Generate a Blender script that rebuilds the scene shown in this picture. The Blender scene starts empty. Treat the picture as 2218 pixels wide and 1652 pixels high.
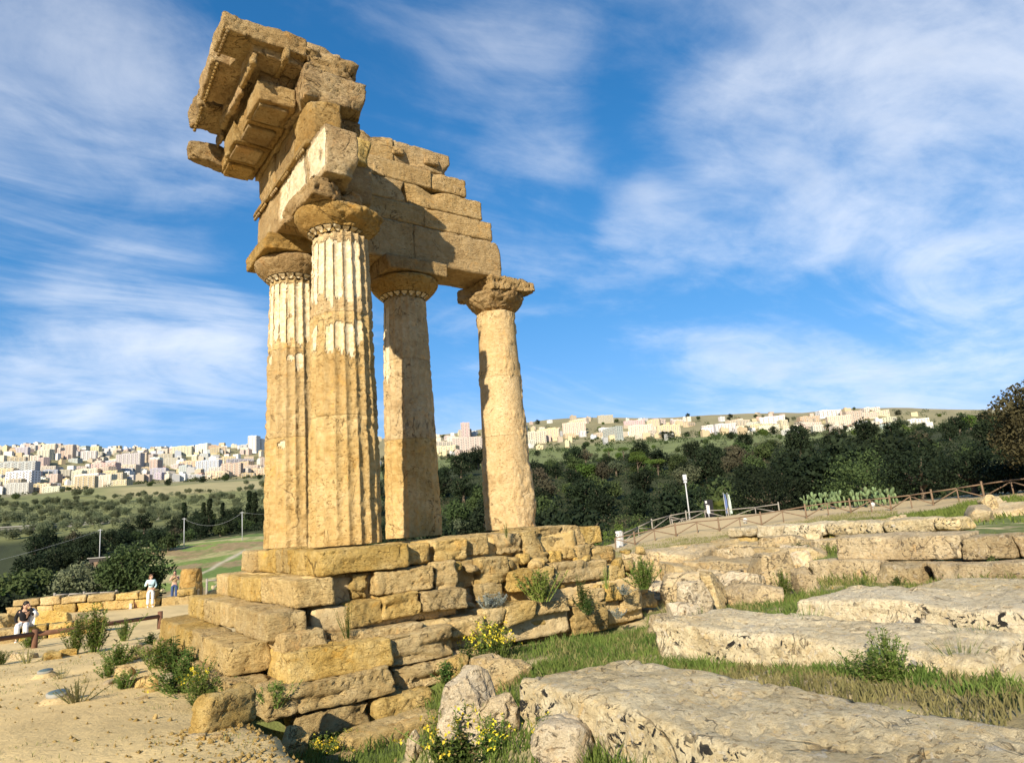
import bpy, bmesh, math, random
import numpy as np
from mathutils import Vector, Matrix, Euler

WROT = 2.75
# ------------------------------------------------------------------ camera, sky, sun, exposure
scene = bpy.context.scene
col = scene.collection
CAMP = np.array([-4.0959, -10.1919, 0.1845])
YAW, PITCH, ROLL, FPX = 0.9380, 0.2028, -0.0731, 1458.68
PW, PH = 2218.0, 1652.0
_f = np.array([math.cos(PITCH)*math.cos(YAW), math.cos(PITCH)*math.sin(YAW), math.sin(PITCH)])
_r0 = np.array([math.sin(YAW), -math.cos(YAW), 0.0]); _u0 = np.cross(_r0, _f)
_r = math.cos(ROLL)*_r0 + math.sin(ROLL)*_u0
_u = -math.sin(ROLL)*_r0 + math.cos(ROLL)*_u0
cam_data = bpy.data.cameras.new('camera'); cam = bpy.data.objects.new('camera', cam_data); col.objects.link(cam)
cam.matrix_world = Matrix(((_r[0], _u[0], -_f[0], CAMP[0]), (_r[1], _u[1], -_f[1], CAMP[1]), (_r[2], _u[2], -_f[2], CAMP[2]), (0, 0, 0, 1)))
cam_data.sensor_width = 36.0; cam_data.lens = FPX/PW*36.0
cam_data.clip_start = 0.1; cam_data.clip_end = 12000.0
scene.camera = cam

SUN_AZ = math.radians(35.0)        # direction the light travels over the ground
SUN_EL = math.radians(25.5)
sun_d = bpy.data.lights.new('sun', 'SUN'); sun_d.energy = 5.0; sun_d.angle = math.radians(0.53); sun_d.color = (1.0, 0.885, 0.70)
sun = bpy.data.objects.new('sun', sun_d); col.objects.link(sun)
ldir = Vector((math.cos(SUN_AZ)*math.cos(SUN_EL), math.sin(SUN_AZ)*math.cos(SUN_EL), -math.sin(SUN_EL)))
sun.rotation_euler = ldir.to_track_quat('-Z', 'Y').to_euler()
sun.location = (-30, -30, 30)
to_sun = -ldir

world = bpy.data.worlds.new('World'); scene.world = world; world.use_nodes = True
scene.view_settings.view_transform = 'Standard'; scene.view_settings.look = 'None'
scene.view_settings.exposure = 0.76; scene.view_settings.gamma = 1.0; scene.view_settings.use_curve_mapping = False

def ray(px, py):
    return _f + _r*(px-PW/2)/FPX - _u*(py-PH/2)/FPX

def build_world():
    nt = world.node_tree; N = nt.nodes; L = nt.links; N.clear()
    out = N.new('ShaderNodeOutputWorld'); bg = N.new('ShaderNodeBackground'); L.new(bg.outputs[0], out.inputs[0])
    sky = N.new('ShaderNodeTexSky'); sky.sky_type = 'NISHITA'; sky.sun_disc = False
    sky.sun_elevation = SUN_EL
    sky.sun_rotation = math.atan2(to_sun.x, to_sun.y)
    sky.air_density = 1.0; sky.dust_density = 0.1; sky.ozone_density = 3.2; sky.altitude = 100
    hs = N.new('ShaderNodeHueSaturation'); hs.inputs['Saturation'].default_value = 1.20; hs.inputs['Value'].default_value = 1.0
    tint = N.new('ShaderNodeMix'); tint.data_type = 'RGBA'; tint.blend_type = 'MULTIPLY'; tint.inputs[0].default_value = 1.0; tint.inputs[7].default_value = (.82, .98, 1.08, 1)
    L.new(sky.outputs[0], tint.inputs[6]); L.new(tint.outputs[2], hs.inputs['Color'])
    vd = N.new('ShaderNodeVectorMath'); vd.operation = 'MULTIPLY_ADD'; vd.inputs[1].default_value = (.16, .16, .085); vd.inputs[2].default_value = (1, 1, 1); L.new(hs.outputs[0], vd.inputs[0])
    vq = N.new('ShaderNodeVectorMath'); vq.operation = 'DIVIDE'; L.new(hs.outputs[0], vq.inputs[0]); L.new(vd.outputs[0], vq.inputs[1])
    tc = N.new('ShaderNodeTexCoord')
    def math_(op, a, b=None, c=None):
        m = N.new('ShaderNodeMath'); m.operation = op
        for i, x in enumerate((a, b, c)):
            if x is None: continue
            if isinstance(x, (int, float)): m.inputs[i].default_value = x
            else: L.new(x, m.inputs[i])
        return m.outputs[0]
    sep = N.new('ShaderNodeSeparateXYZ'); L.new(tc.outputs['Generated'], sep.inputs[0])
    zz = math_('ADD', math_('MAXIMUM', sep.outputs[2], 0.0), 0.16)
    u = math_('DIVIDE', sep.outputs[0], zz); v = math_('DIVIDE', sep.outputs[1], zz)
    cb = N.new('ShaderNodeCombineXYZ'); L.new(u, cb.inputs[0]); L.new(v, cb.inputs[1])
    def noise(rot, sx, sy, scale, detail, rough, dist, off):
        mp = N.new('ShaderNodeMapping'); mp.inputs['Rotation'].default_value = (0, 0, rot)
        mp.inputs['Scale'].default_value = (sx, sy, 1); mp.inputs['Location'].default_value = (off, off*.7, off*.3)
        L.new(cb.outputs[0], mp.inputs[0])
        n = N.new('ShaderNodeTexNoise'); n.inputs['Scale'].default_value = scale; n.inputs['Detail'].default_value = detail
        n.inputs['Roughness'].default_value = rough; n.inputs['Distortion'].default_value = dist
        L.new(mp.outputs[0], n.inputs['Vector']); return n.outputs[0]
    def ramp(x, a, b):
        m = N.new('ShaderNodeMapRange'); m.interpolation_type = 'SMOOTHSTEP'
        m.inputs[1].default_value = a; m.inputs[2].default_value = b; L.new(x, m.inputs[0]); return m.outputs[0]
    wisp = noise(WROT, 0.70, 1.45, 1.15, 10, 0.60, 1.0, 3.1)
    fine = noise(WROT, 0.9, 1.7, 4.2, 8, 0.62, 0.7, 7.7)
    puff = noise(0.0, 1, 1, 3.0, 9, 0.58, 0.4, 5.2)
    big = noise(0.2, 1, 1, 0.55, 3, 0.5, 0.3, 1.3)
    base = math_('ADD', math_('MULTIPLY', wisp, 0.60), math_('ADD', math_('MULTIPLY', fine, 0.16), math_('ADD', math_('MULTIPLY', puff, 0.22), math_('MULTIPLY', big, 0.22))))
    # the cloud banks that stand in this part of the sky: directions with a width each
    cov = None
    for (px, py, w, a) in CLOUDS:
        d = ray(px, py); d = d/np.linalg.norm(d)
        vm = N.new('ShaderNodeVectorMath'); vm.operation = 'DOT_PRODUCT'; L.new(tc.outputs['Generated'], vm.inputs[0]); vm.inputs[1].default_value = tuple(d)
        c0 = math.cos(math.radians(w))
        f = math_('MULTIPLY', ramp(vm.outputs['Value'], c0, 1.0), a)
        cov = f if cov is None else math_('ADD', cov, f)
    x = math_('ADD', math_('MULTIPLY', math_('SUBTRACT', base, 0.60), 2.3), math_('MULTIPLY', math_('MINIMUM', cov, 1.2), 0.26))
    mask = math_('MULTIPLY', ramp(x, -0.14, 0.86), 0.86)
    # low cloud veil close to the horizon
    low = math_('MULTIPLY', ramp(math_('SUBTRACT', 0.32, sep.outputs[2]), 0.0, 0.34), ramp(wisp, 0.42, 0.7))
    mask = math_('MAXIMUM', mask, math_('MULTIPLY', low, 0.42))
    shade = N.new('ShaderNodeMix'); shade.data_type = 'RGBA'
    shade.inputs[6].default_value = (5.6, 5.7, 5.9, 1); shade.inputs[7].default_value = (4.3, 4.55, 5.0, 1)
    L.new(ramp(math_('ADD', math_('MULTIPLY', fine, .5), math_('MULTIPLY', wisp, .6)), 0.52, 0.75), shade.inputs[0])
    mx = N.new('ShaderNodeMix'); mx.data_type = 'RGBA'
    L.new(mask, mx.inputs[0]); L.new(vq.outputs[0], mx.inputs[6]); L.new(shade.outputs[2], mx.inputs[7])
    L.new(mx.outputs[2], bg.inputs[0]); bg.inputs[1].default_value = 0.126
CLOUDS = [(1800, 60, 15, .75), (2080, 150, 17, .95), (1620, 380, 10, .65), (1400, 490, 5, 1.0), (1560, 470, 5, .6), (1960, 330, 9, .8), (1780, 420, 6, .5), (2190, 400, 6, .9), (1720, 492, 5, 1.0), (2150, 600, 8, .6),
          (250, 330, 15, .62), (90, 220, 10, .3), (330, 740, 10, .9), (120, 780, 8, .5), (60, 900, 5, .7), (1080, 200, 9, .6), (980, 420, 6, .35), (1650, 790, 8, .45), (2000, 760, 9, .45), (1400, 820, 7, .4),
          (520, 760, 6, .5), (450, 220, 9, .2), (1180, 300, 6, .4)]
build_world()

# ------------------------------------------------------------------ helpers
rng = np.random.default_rng(7)
_perm = np.random.default_rng(11).permutation(256); _perm = np.concatenate([_perm, _perm, _perm])
_grad = np.random.default_rng(12).normal(size=(256, 3)); _grad /= np.linalg.norm(_grad, axis=1)[:, None]
def pn(P):
    P = np.asarray(P, float); i = np.floor(P).astype(int); f = P-i; i &= 255
    u = f*f*f*(f*(f*6-15)+10); res = 0
    for dx in (0, 1):
        for dy in (0, 1):
            for dz in (0, 1):
                h = _perm[_perm[_perm[(i[:, 0]+dx) & 255]+((i[:, 1]+dy) & 255)]+((i[:, 2]+dz) & 255)]
                g = _grad[h]; d = (g*(f-np.array([dx, dy, dz]))).sum(1)
                w = (u[:, 0] if dx else 1-u[:, 0])*(u[:, 1] if dy else 1-u[:, 1])*(u[:, 2] if dz else 1-u[:, 2])
                res = res+w*d
    return res*1.6
def fbm(P, o=4, g=.5):
    s = 0; a = 1.0; t = 0
    for k in range(o):
        s = s+a*pn(P*(2.03**k)+k*17.3); t += a; a *= g
    return s/t
def sstep(a, b, x):
    t = np.clip((x-a)/(b-a), 0, 1); return t*t*(3-2*t)

def mesh_from(name, V, Fc, mats, smooth=True, attr=None, midx=None):
    me = bpy.data.meshes.new(name)
    V = np.asarray(V, np.float32)
    if isinstance(Fc, np.ndarray):
        k = Fc.shape[1]; n = len(Fc)
        me.vertices.add(len(V)); me.vertices.foreach_set('co', V.ravel())
        me.loops.add(n*k); me.loops.foreach_set('vertex_index', Fc.ravel().astype(np.int32))
        me.polygons.add(n); me.polygons.foreach_set('loop_start', np.arange(0, n*k, k, dtype=np.int32))
        me.update(calc_edges=True)
    else:
        me.from_pydata([tuple(v) for v in V], [], [tuple(f) for f in Fc])
    me.polygons.foreach_set('use_smooth', [smooth]*len(me.polygons))
    if midx is not None: me.polygons.foreach_set('material_index', np.asarray(midx, np.int32))
    if attr:
        for an, av in attr.items():
            av = np.asarray(av, np.float32)
            if av.ndim == 1:
                a = me.attributes.new(an, 'FLOAT', 'POINT'); a.data.foreach_set('value', av)
            else:
                a = me.attributes.new(an, 'FLOAT_COLOR', 'POINT'); a.data.foreach_set('color', np.c_[av, np.ones(len(av))].astype(np.float32).ravel())
    for m in (mats if isinstance(mats, (list, tuple)) else [mats]): me.materials.append(m)
    me.validate(); me.update()
    return me
def add(name, me, parent=None, loc=(0, 0, 0), rot=(0, 0, 0), scale=(1, 1, 1)):
    o = bpy.data.objects.new(name, me); col.objects.link(o)
    o.location = loc; o.rotation_euler = rot; o.scale = scale
    if parent is not None: o.parent = parent
    return o
def tag(o, label, cat, group=None, kind=None):
    o['label'] = label; o['category'] = cat
    if group: o['group'] = group
    if kind: o['kind'] = kind
    return o
def thing(name, label, cat, loc=(0, 0, 0), rotz=0, group=None):
    o = bpy.data.objects.new(name, None); col.objects.link(o); o.empty_display_size = .2
    o.location = loc; o.rotation_euler = (0, 0, rotz)
    return tag(o, label, cat, group)
class MB:
    def __init__(s): s.V = []; s.F = []; s.M = []; s.n = 0
    def add(s, V, F, m=0):
        V = np.asarray(V, float); s.V.append(V); s.F += [tuple(int(i)+s.n for i in f) for f in F]; s.M += [m]*len(F); s.n += len(V)
    def box(s, c, d, rz=0, m=0, rot=None):
        h = np.array(d)/2; B = np.array([[x, y, z] for x in (-1, 1) for y in (-1, 1) for z in (-1, 1)])*h
        if rot is not None: B = B@np.array(rot).T
        elif rz: c_, s_ = math.cos(rz), math.sin(rz); B = B@np.array([[c_, s_, 0], [-s_, c_, 0], [0, 0, 1]])
        s.add(B+np.array(c), [(0, 1, 3, 2), (4, 6, 7, 5), (0, 4, 5, 1), (2, 3, 7, 6), (0, 2, 6, 4), (1, 5, 7, 3)], m)
    def tube(s, pts, rad, n=8, m=0, cap=True):
        pts = np.asarray(pts, float); k = len(pts); rad = np.ones(k)*rad
        V = []
        for i in range(k):
            t = pts[min(i+1, k-1)]-pts[max(i-1, 0)]; t = t/(np.linalg.norm(t)+1e-9)
            a = np.cross(t, [0, 0, 1.0]) if abs(t[2]) < .95 else np.cross(t, [1.0, 0, 0]); a /= np.linalg.norm(a); b = np.cross(t, a)
            for j in range(n):
                q = 2*math.pi*j/n; V.append(pts[i]+rad[i]*(a*math.cos(q)+b*math.sin(q)))
        F = [(i*n+j, i*n+(j+1) % n, (i+1)*n+(j+1) % n, (i+1)*n+j) for i in range(k-1) for j in range(n)]
        if cap: F += [tuple(range(n-1, -1, -1)), tuple((k-1)*n+j for j in range(n))]
        s.add(V, F, m)
    def mesh(s, name, mats, smooth=True):
        return mesh_from(name, np.concatenate(s.V), s.F, mats, smooth, midx=s.M)

# ------------------------------------------------------------------ materials
MAT = {}
class NT:
    def __init__(s, name):
        m = bpy.data.materials.new(name); m.use_nodes = True; s.m = m; s.nt = m.node_tree; s.N = s.nt.nodes; s.L = s.nt.links
        s.b = s.N['Principled BSDF']; s.b.inputs['Roughness'].default_value = .9; s.b.inputs['Specular IOR Level'].default_value = .15
        MAT[name] = m
    def new(s, t): return s.N.new(t)
    def link(s, a, b): s.L.new(a, b)
    def coord(s, rnd=True):
        tc = s.new('ShaderNodeTexCoord')
        if not rnd: return tc.outputs['Object']
        oi = s.new('ShaderNodeObjectInfo'); va = s.new('ShaderNodeVectorMath'); va.operation = 'ADD'
        mu = s.new('ShaderNodeMath'); mu.operation = 'MULTIPLY'; mu.inputs[1].default_value = 40; s.link(oi.outputs['Random'], mu.inputs[0])
        s.link(tc.outputs['Object'], va.inputs[0]); s.link(mu.outputs[0], va.inputs[1]); s.rand = oi.outputs['Random']
        return va.outputs[0]
    def noise(s, vec, scale, detail=6, rough=.55, dist=0, sc=None):
        if sc is not None:
            mp = s.new('ShaderNodeMapping'); mp.inputs['Scale'].default_value = sc; s.link(vec, mp.inputs[0]); vec = mp.outputs[0]
        n = s.new('ShaderNodeTexNoise'); n.inputs['Scale'].default_value = scale; n.inputs['Detail'].default_value = detail
        n.inputs['Roughness'].default_value = rough; n.inputs['Distortion'].default_value = dist; s.link(vec, n.inputs['Vector']); return n.outputs[0]
    def vor(s, vec, scale, feat='F1'):
        n = s.new('ShaderNodeTexVoronoi'); n.feature = feat; n.inputs['Scale'].default_value = scale; s.link(vec, n.inputs['Vector']); return n.outputs[0]
    def ramp(s, fac, stops):
        r = s.new('ShaderNodeValToRGB'); el = r.color_ramp.elements
        while len(el) < len(stops): el.new(.5)
        for e, (p, c) in zip(el, stops): e.position = p; e.color = (*c, 1) if len(c) == 3 else c
        s.link(fac, r.inputs[0]); return r.outputs[0]
    def rng(s, x, a, b, c=0., d=1.):
        m = s.new('ShaderNodeMapRange'); m.interpolation_type = 'SMOOTHSTEP'
        for i, v in zip((1, 2, 3, 4), (a, b, c, d)): m.inputs[i].default_value = v
        s.link(x, m.inputs[0]); return m.outputs[0]
    def mix(s, fac, a, b, mode='MIX'):
        m = s.new('ShaderNodeMix'); m.data_type = 'RGBA'; m.blend_type = mode
        for i, v in ((0, fac), (6, a), (7, b)):
            if isinstance(v, (int, float)): m.inputs[i].default_value = v
            elif isinstance(v, tuple): m.inputs[i].default_value = (*v, 1)
            else: s.link(v, m.inputs[i])
        return m.outputs[2]
    def math(s, op, a, b=None):
        m = s.new('ShaderNodeMath'); m.operation = op
        for i, v in enumerate((a, b)):
            if v is None: continue
            if isinstance(v, (int, float)): m.inputs[i].default_value = v
            else: s.link(v, m.inputs[i])
        return m.outputs[0]
    def attr(s, name):
        a = s.new('ShaderNodeAttribute'); a.attribute_name = name; return a
    def bump(s, h, strength, dist, prev=None):
        b = s.new('ShaderNodeBump'); b.inputs['Strength'].default_value = strength; b.inputs['Distance'].default_value = dist
        s.link(h, b.inputs['Height'])
        if prev is not None: s.link(prev, b.inputs['Normal'])
        return b.outputs[0]
    def nz(s):
        g = s.new('ShaderNodeNewGeometry'); sp = s.new('ShaderNodeSeparateXYZ'); s.link(g.outputs['Normal'], sp.inputs[0]); return sp.outputs[2]
    def done(s, color, normal=None, rough=None):
        if isinstance(color, tuple): s.b.inputs['Base Color'].default_value = (*color, 1)
        else: s.link(color, s.b.inputs['Base Color'])
        if normal is not None: s.link(normal, s.b.inputs['Normal'])
        if rough is not None: s.b.inputs['Roughness'].default_value = rough
        return s.m

def stone_mat(name, c0, c1, c2, grey=0.0, bumpk=1.0, lichen=0.0, vary=.18, greycol=(.20, .17, .12), strata=1.0, pit=1.0, satv=.11):
    t = NT(name); v = t.coord()
    n1 = t.noise(v, 1.5, 7, .6, .4); n2 = t.noise(v, 9, 6, .65)
    colr = t.ramp(n1, [(.28, c0), (.5, c1), (.74, c2)])
    colr = t.mix(t.rng(n2, .36, .60, 0., .55), colr, t.mix(1.0, colr, (.76, .68, .56), 'MULTIPLY'))
    n4 = t.noise(v, 34, 5, .7); colr = t.mix(t.rng(n4, .54, .70, 0., .42), colr, t.mix(1.0, colr, (.64, .54, .42), 'MULTIPLY'))
    colr = t.mix(t.rng(n4, .44, .30, 0., .45), colr, t.mix(1.0, colr, (1.28, 1.27, 1.25), 'MULTIPLY'))
    # ochre veins and bleached patches
    n3 = t.noise(v, 2.6, 5, .6, 1.2)
    colr = t.mix(t.rng(n3, .58, .70, 0., .6), colr, tuple(x*y for x, y in zip(c1, (1.12, .90, .60))))
    npit = t.noise(v, 20, 3, .5, .3, sc=(1, 1, 1.8)); pitm = t.math('MULTIPLY', t.rng(npit, .595, .66), t.rng(t.noise(v, 2.3, 3, .6), .36, .60))
    colr = t.mix(t.math('MULTIPLY', pitm, .62*pit), colr, t.mix(1.0, colr, (.46, .36, .26), 'MULTIPLY'))
    ncr = t.noise(v, 1.15, 4, .55, .9); crk = t.math('MULTIPLY', t.rng(t.math('ABSOLUTE', t.math('SUBTRACT', ncr, .5)), .010, .002), t.rng(t.noise(v, 1.7, 2, .5), .50, .58))
    colr = t.mix(t.math('MULTIPLY', crk, .6), colr, (.10, .065, .03))
    nst = t.noise(v, 3.0, 6, .65, .4, sc=(1.6, 1.6, .35)); colr = t.mix(t.rng(nst, .56, .74, 0., .38), colr, t.mix(1.0, colr, (.62, .56, .48), 'MULTIPLY'))
    hsv = t.new('ShaderNodeHueSaturation'); t.link(colr, hsv.inputs['Color'])
    t.link(t.rng(t.rand, 0, 1, 1-vary, 1+vary), hsv.inputs['Value'])
    rr = t.math('FRACT', t.math('MULTIPLY', t.rand, 7.31)); t.link(t.rng(rr, 0, 1, 1-satv, 1+satv*.7), hsv.inputs['Saturation'])
    colr = hsv.outputs[0]
    if grey > 0:
        nzv = t.nz(); g = t.math('MULTIPLY', t.rng(nzv, .05, .6), t.rng(t.noise(v, 3.2, 6, .7), .40, .62, 0., grey))
        colr = t.mix(g, colr, greycol)
    if lichen > 0:
        nl = t.noise(v, 13, 4, .6, .8); area = t.noise(v, 1.1, 3, .6)
        side = t.math('ADD', .22, t.rng(t.math('ABSOLUTE', t.nz()), .85, .35)); m = t.math('MULTIPLY', t.rng(nl, .545, .585), t.math('MULTIPLY', t.rng(area, .44, .56, 0., lichen), side))
        colr = t.mix(m, colr, (.035, .033, .03))
        nw = t.noise(v, 9, 7, .7, .5)
        colr = t.mix(t.math('MULTIPLY', t.rng(nw, .56, .66), .6*lichen), colr, (.66, .62, .53))
    st = t.attr('stucco').outputs['Fac']; ns = t.noise(v, 22, 4, .6)
    white = t.mix(t.rng(ns, .42, .66, 0., .8), (.72, .64, .47), (.52, .40, .23))
    colr = t.mix(t.math('MULTIPLY', st, t.rng(t.noise(v, 7, 6, .7), .34, .60, .92, .45)), colr, white)
    h = t.math('ADD', t.math('MULTIPLY', t.noise(v, 14, 9, .68), .55*pit), t.math('MULTIPLY', t.noise(v, 5, 8, .62, .6, sc=(.7, .7, 4.2)), .55*strata))
    smooth = t.math('SUBTRACT', 1.0, t.math('MULTIPLY', st, .75))
    nrm = t.bump(t.math('MULTIPLY', h, smooth), 1.0*bumpk, .11)
    nrm = t.bump(t.math('MULTIPLY', t.noise(v, 48, 6, .7), smooth), .8*bumpk, .03, nrm)
    nrm = t.bump(t.math('MULTIPLY', t.math('ADD', pitm, crk), t.math('MULTIPLY', smooth, -1.0)), .9*bumpk, .035, nrm)
    return t.done(colr, nrm, .95)
SAND = stone_mat('sandstone', (.45, .305, .105), (.59, .43, .175), (.67, .525, .27))
SANDC = stone_mat('sandstone_weathered', (.34, .22, .09), (.46, .32, .145), (.54, .41, .21), grey=.6, bumpk=1.05, greycol=(.17, .14, .10))
SANDW = stone_mat('sandstone_wall', (.37, .25, .115), (.46, .325, .155), (.52, .385, .205), grey=.4, bumpk=.8, vary=.05, greycol=(.22, .18, .12), satv=.04)
COLM = stone_mat('sandstone_shaft', (.43, .295, .130), (.55, .405, .200), (.62, .485, .275), bumpk=.75, vary=.07, strata=.7)
PLAST = stone_mat('mortar', (.50, .37, .17), (.56, .425, .205), (.61, .475, .25), bumpk=.45, vary=.06, strata=.3)
LIME = stone_mat('limestone', (.60, .485, .275), (.71, .60, .38), (.75, .665, .47), grey=.2, bumpk=1.0, lichen=1.0, greycol=(.54, .48, .35), strata=.5)
LIMEB = stone_mat('limestone_block', (.44, .33, .17), (.55, .43, .24), (.61, .51, .32), grey=.4, bumpk=.9, lichen=.5, greycol=(.32, .28, .20))
ROCK = stone_mat('boulder_rock', (.60, .48, .29), (.72, .60, .40), (.77, .67, .48), vary=.07, grey=.0, bumpk=1.0, lichen=.35, strata=.4)

# ------------------------------------------------------------------ rough stone block
def box_lattice(nx, ny, nz):
    fs = []; ids = []
    def key(i, j, k): return (i*(ny+1)+j)*(nz+1)+k
    Q = []
    for (A, B, fixed, val, flip) in ((1, 2, 0, 0, True), (1, 2, 0, nx, False), (0, 2, 1, 0, False), (0, 2, 1, ny, True), (0, 1, 2, 0, True), (0, 1, 2, nz, False)):
        d = (nx, ny, nz); a, b = np.meshgrid(np.arange(d[A]), np.arange(d[B]), indexing='ij'); a = a.ravel(); b = b.ravel()
        def k_(aa, bb):
            c = [None]*3; c[A] = aa; c[B] = bb; c[fixed] = np.full_like(aa, val); return key(*c)
        q = np.stack([k_(a, b), k_(a+1, b), k_(a+1, b+1), k_(a, b+1)], 1)
        if flip: q = q[:, ::-1]
        Q.append(q)
    Q = np.concatenate(Q); u, inv = np.unique(Q, return_inverse=True); inv = inv.reshape(Q.shape)
    k = u % (nz+1); j = (u//(nz+1)) % (ny+1); i = u//((nz+1)*(ny+1))
    return np.stack([i/nx, j/ny, k/nz], 1), inv
def stone_geo(size, cell=.06, r=.022, amp=.012, warp=.018, strata=.0, jit=.02, chips=2, seed=0, form=None, maxn=26):
    size = np.asarray(size, float); h = size/2
    n = np.clip(np.ceil(size/cell).astype(int), 2, maxn)
    T, Q = box_lattice(*n)
    R = np.random.default_rng(seed)
    r = min(r, .45*size.min())
    P = (T*2-1)*h; q = np.clip(P, -(h-r), h-r); d = P-q; ln = np.linalg.norm(d, axis=1)[:, None]; nrm = d/np.maximum(ln, 1e-6)
    P = q+nrm*r
    off = R.uniform(-50, 50, 3)
    if jit:
        cj = R.uniform(-jit, jit, (2, 2, 2, 3)); t = T
        for a in (0, 1):
            for b in (0, 1):
                for c in (0, 1):
                    w = (t[:, 0] if a else 1-t[:, 0])*(t[:, 1] if b else 1-t[:, 1])*(t[:, 2] if c else 1-t[:, 2])
                    P = P+w[:, None]*cj[a, b, c]
    if warp: P = P+warp*np.stack([pn(P*1.1+off), pn(P*1.1+off+31), pn(P*1.1+off+63)], 1)
    f5 = fbm(P*5.5+off, 4, .62)
    disp = amp*.75*f5+amp*.9*fbm(P*1.9+off+9, 2)-amp*1.3*sstep(.12, .30, fbm(P*10.0+off+4, 3, .6))
    st_ = max(strata, amp*.4); zz = P*np.array([.9, .9, 8.5])+off
    sl = pn(zz)+.45*pn(zz*np.array([1.7, 1.7, 2.1])+5)
    disp = disp-st_*1.25*sstep(.08, .26, sl)*np.abs(1-np.abs(nrm[:, 2]))
    for _ in range(chips):
        c = R.choice([-1, 1], 3)*h; ax = R.integers(0, 3); c[ax] *= R.uniform(-1, 1); rad = R.uniform(.35, .8)*min(size.min(), .5)
        dd = np.linalg.norm(P-c, axis=1); P = P-(c/np.linalg.norm(c))*(np.clip(1-dd/rad, 0, 1)**1.2*rad*.42)[:, None]
    P = P+nrm*disp[:, None]
    if form is not None: P = form(P)
    return P, Q, nrm
def facets(k, seed, lo=.55, hi=.9, upb=0.0):
    R = np.random.default_rng(seed); N_ = R.normal(size=(k, 3)); N_[:, 2] = np.abs(N_[:, 2])*.8+upb-.2; N_ /= np.linalg.norm(N_, axis=1)[:, None]; D = R.uniform(lo, hi, k)
    def f(P):
        h = np.abs(P).max(0); Q = P/h
        for n, d in zip(N_, D):
            e = Q@n-d*np.abs(n).sum()*.72; Q = Q-n*np.maximum(e, 0)[:, None]
        return Q*h
    return f
_seed = [100]
def stone(name, x, y, z, parent=None, mat=None, rz=0, rot=None, stucco=None, loc=None, **kw):
    """one block between the given bounds"""
    _seed[0] += 1
    c = np.array([(x[0]+x[1])/2, (y[0]+y[1])/2, (z[0]+z[1])/2]); s = (x[1]-x[0], y[1]-y[0], z[1]-z[0])
    kw.setdefault('seed', _seed[0])
    P, Q, nrm = stone_geo(s, **kw)
    at = {'stucco': stucco(P+c, nrm)} if stucco else None
    me = mesh_from(name, P, Q, mat or SAND, True, at)
    return add(name, me, parent, tuple(c), rot or (0, 0, rz))
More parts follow.
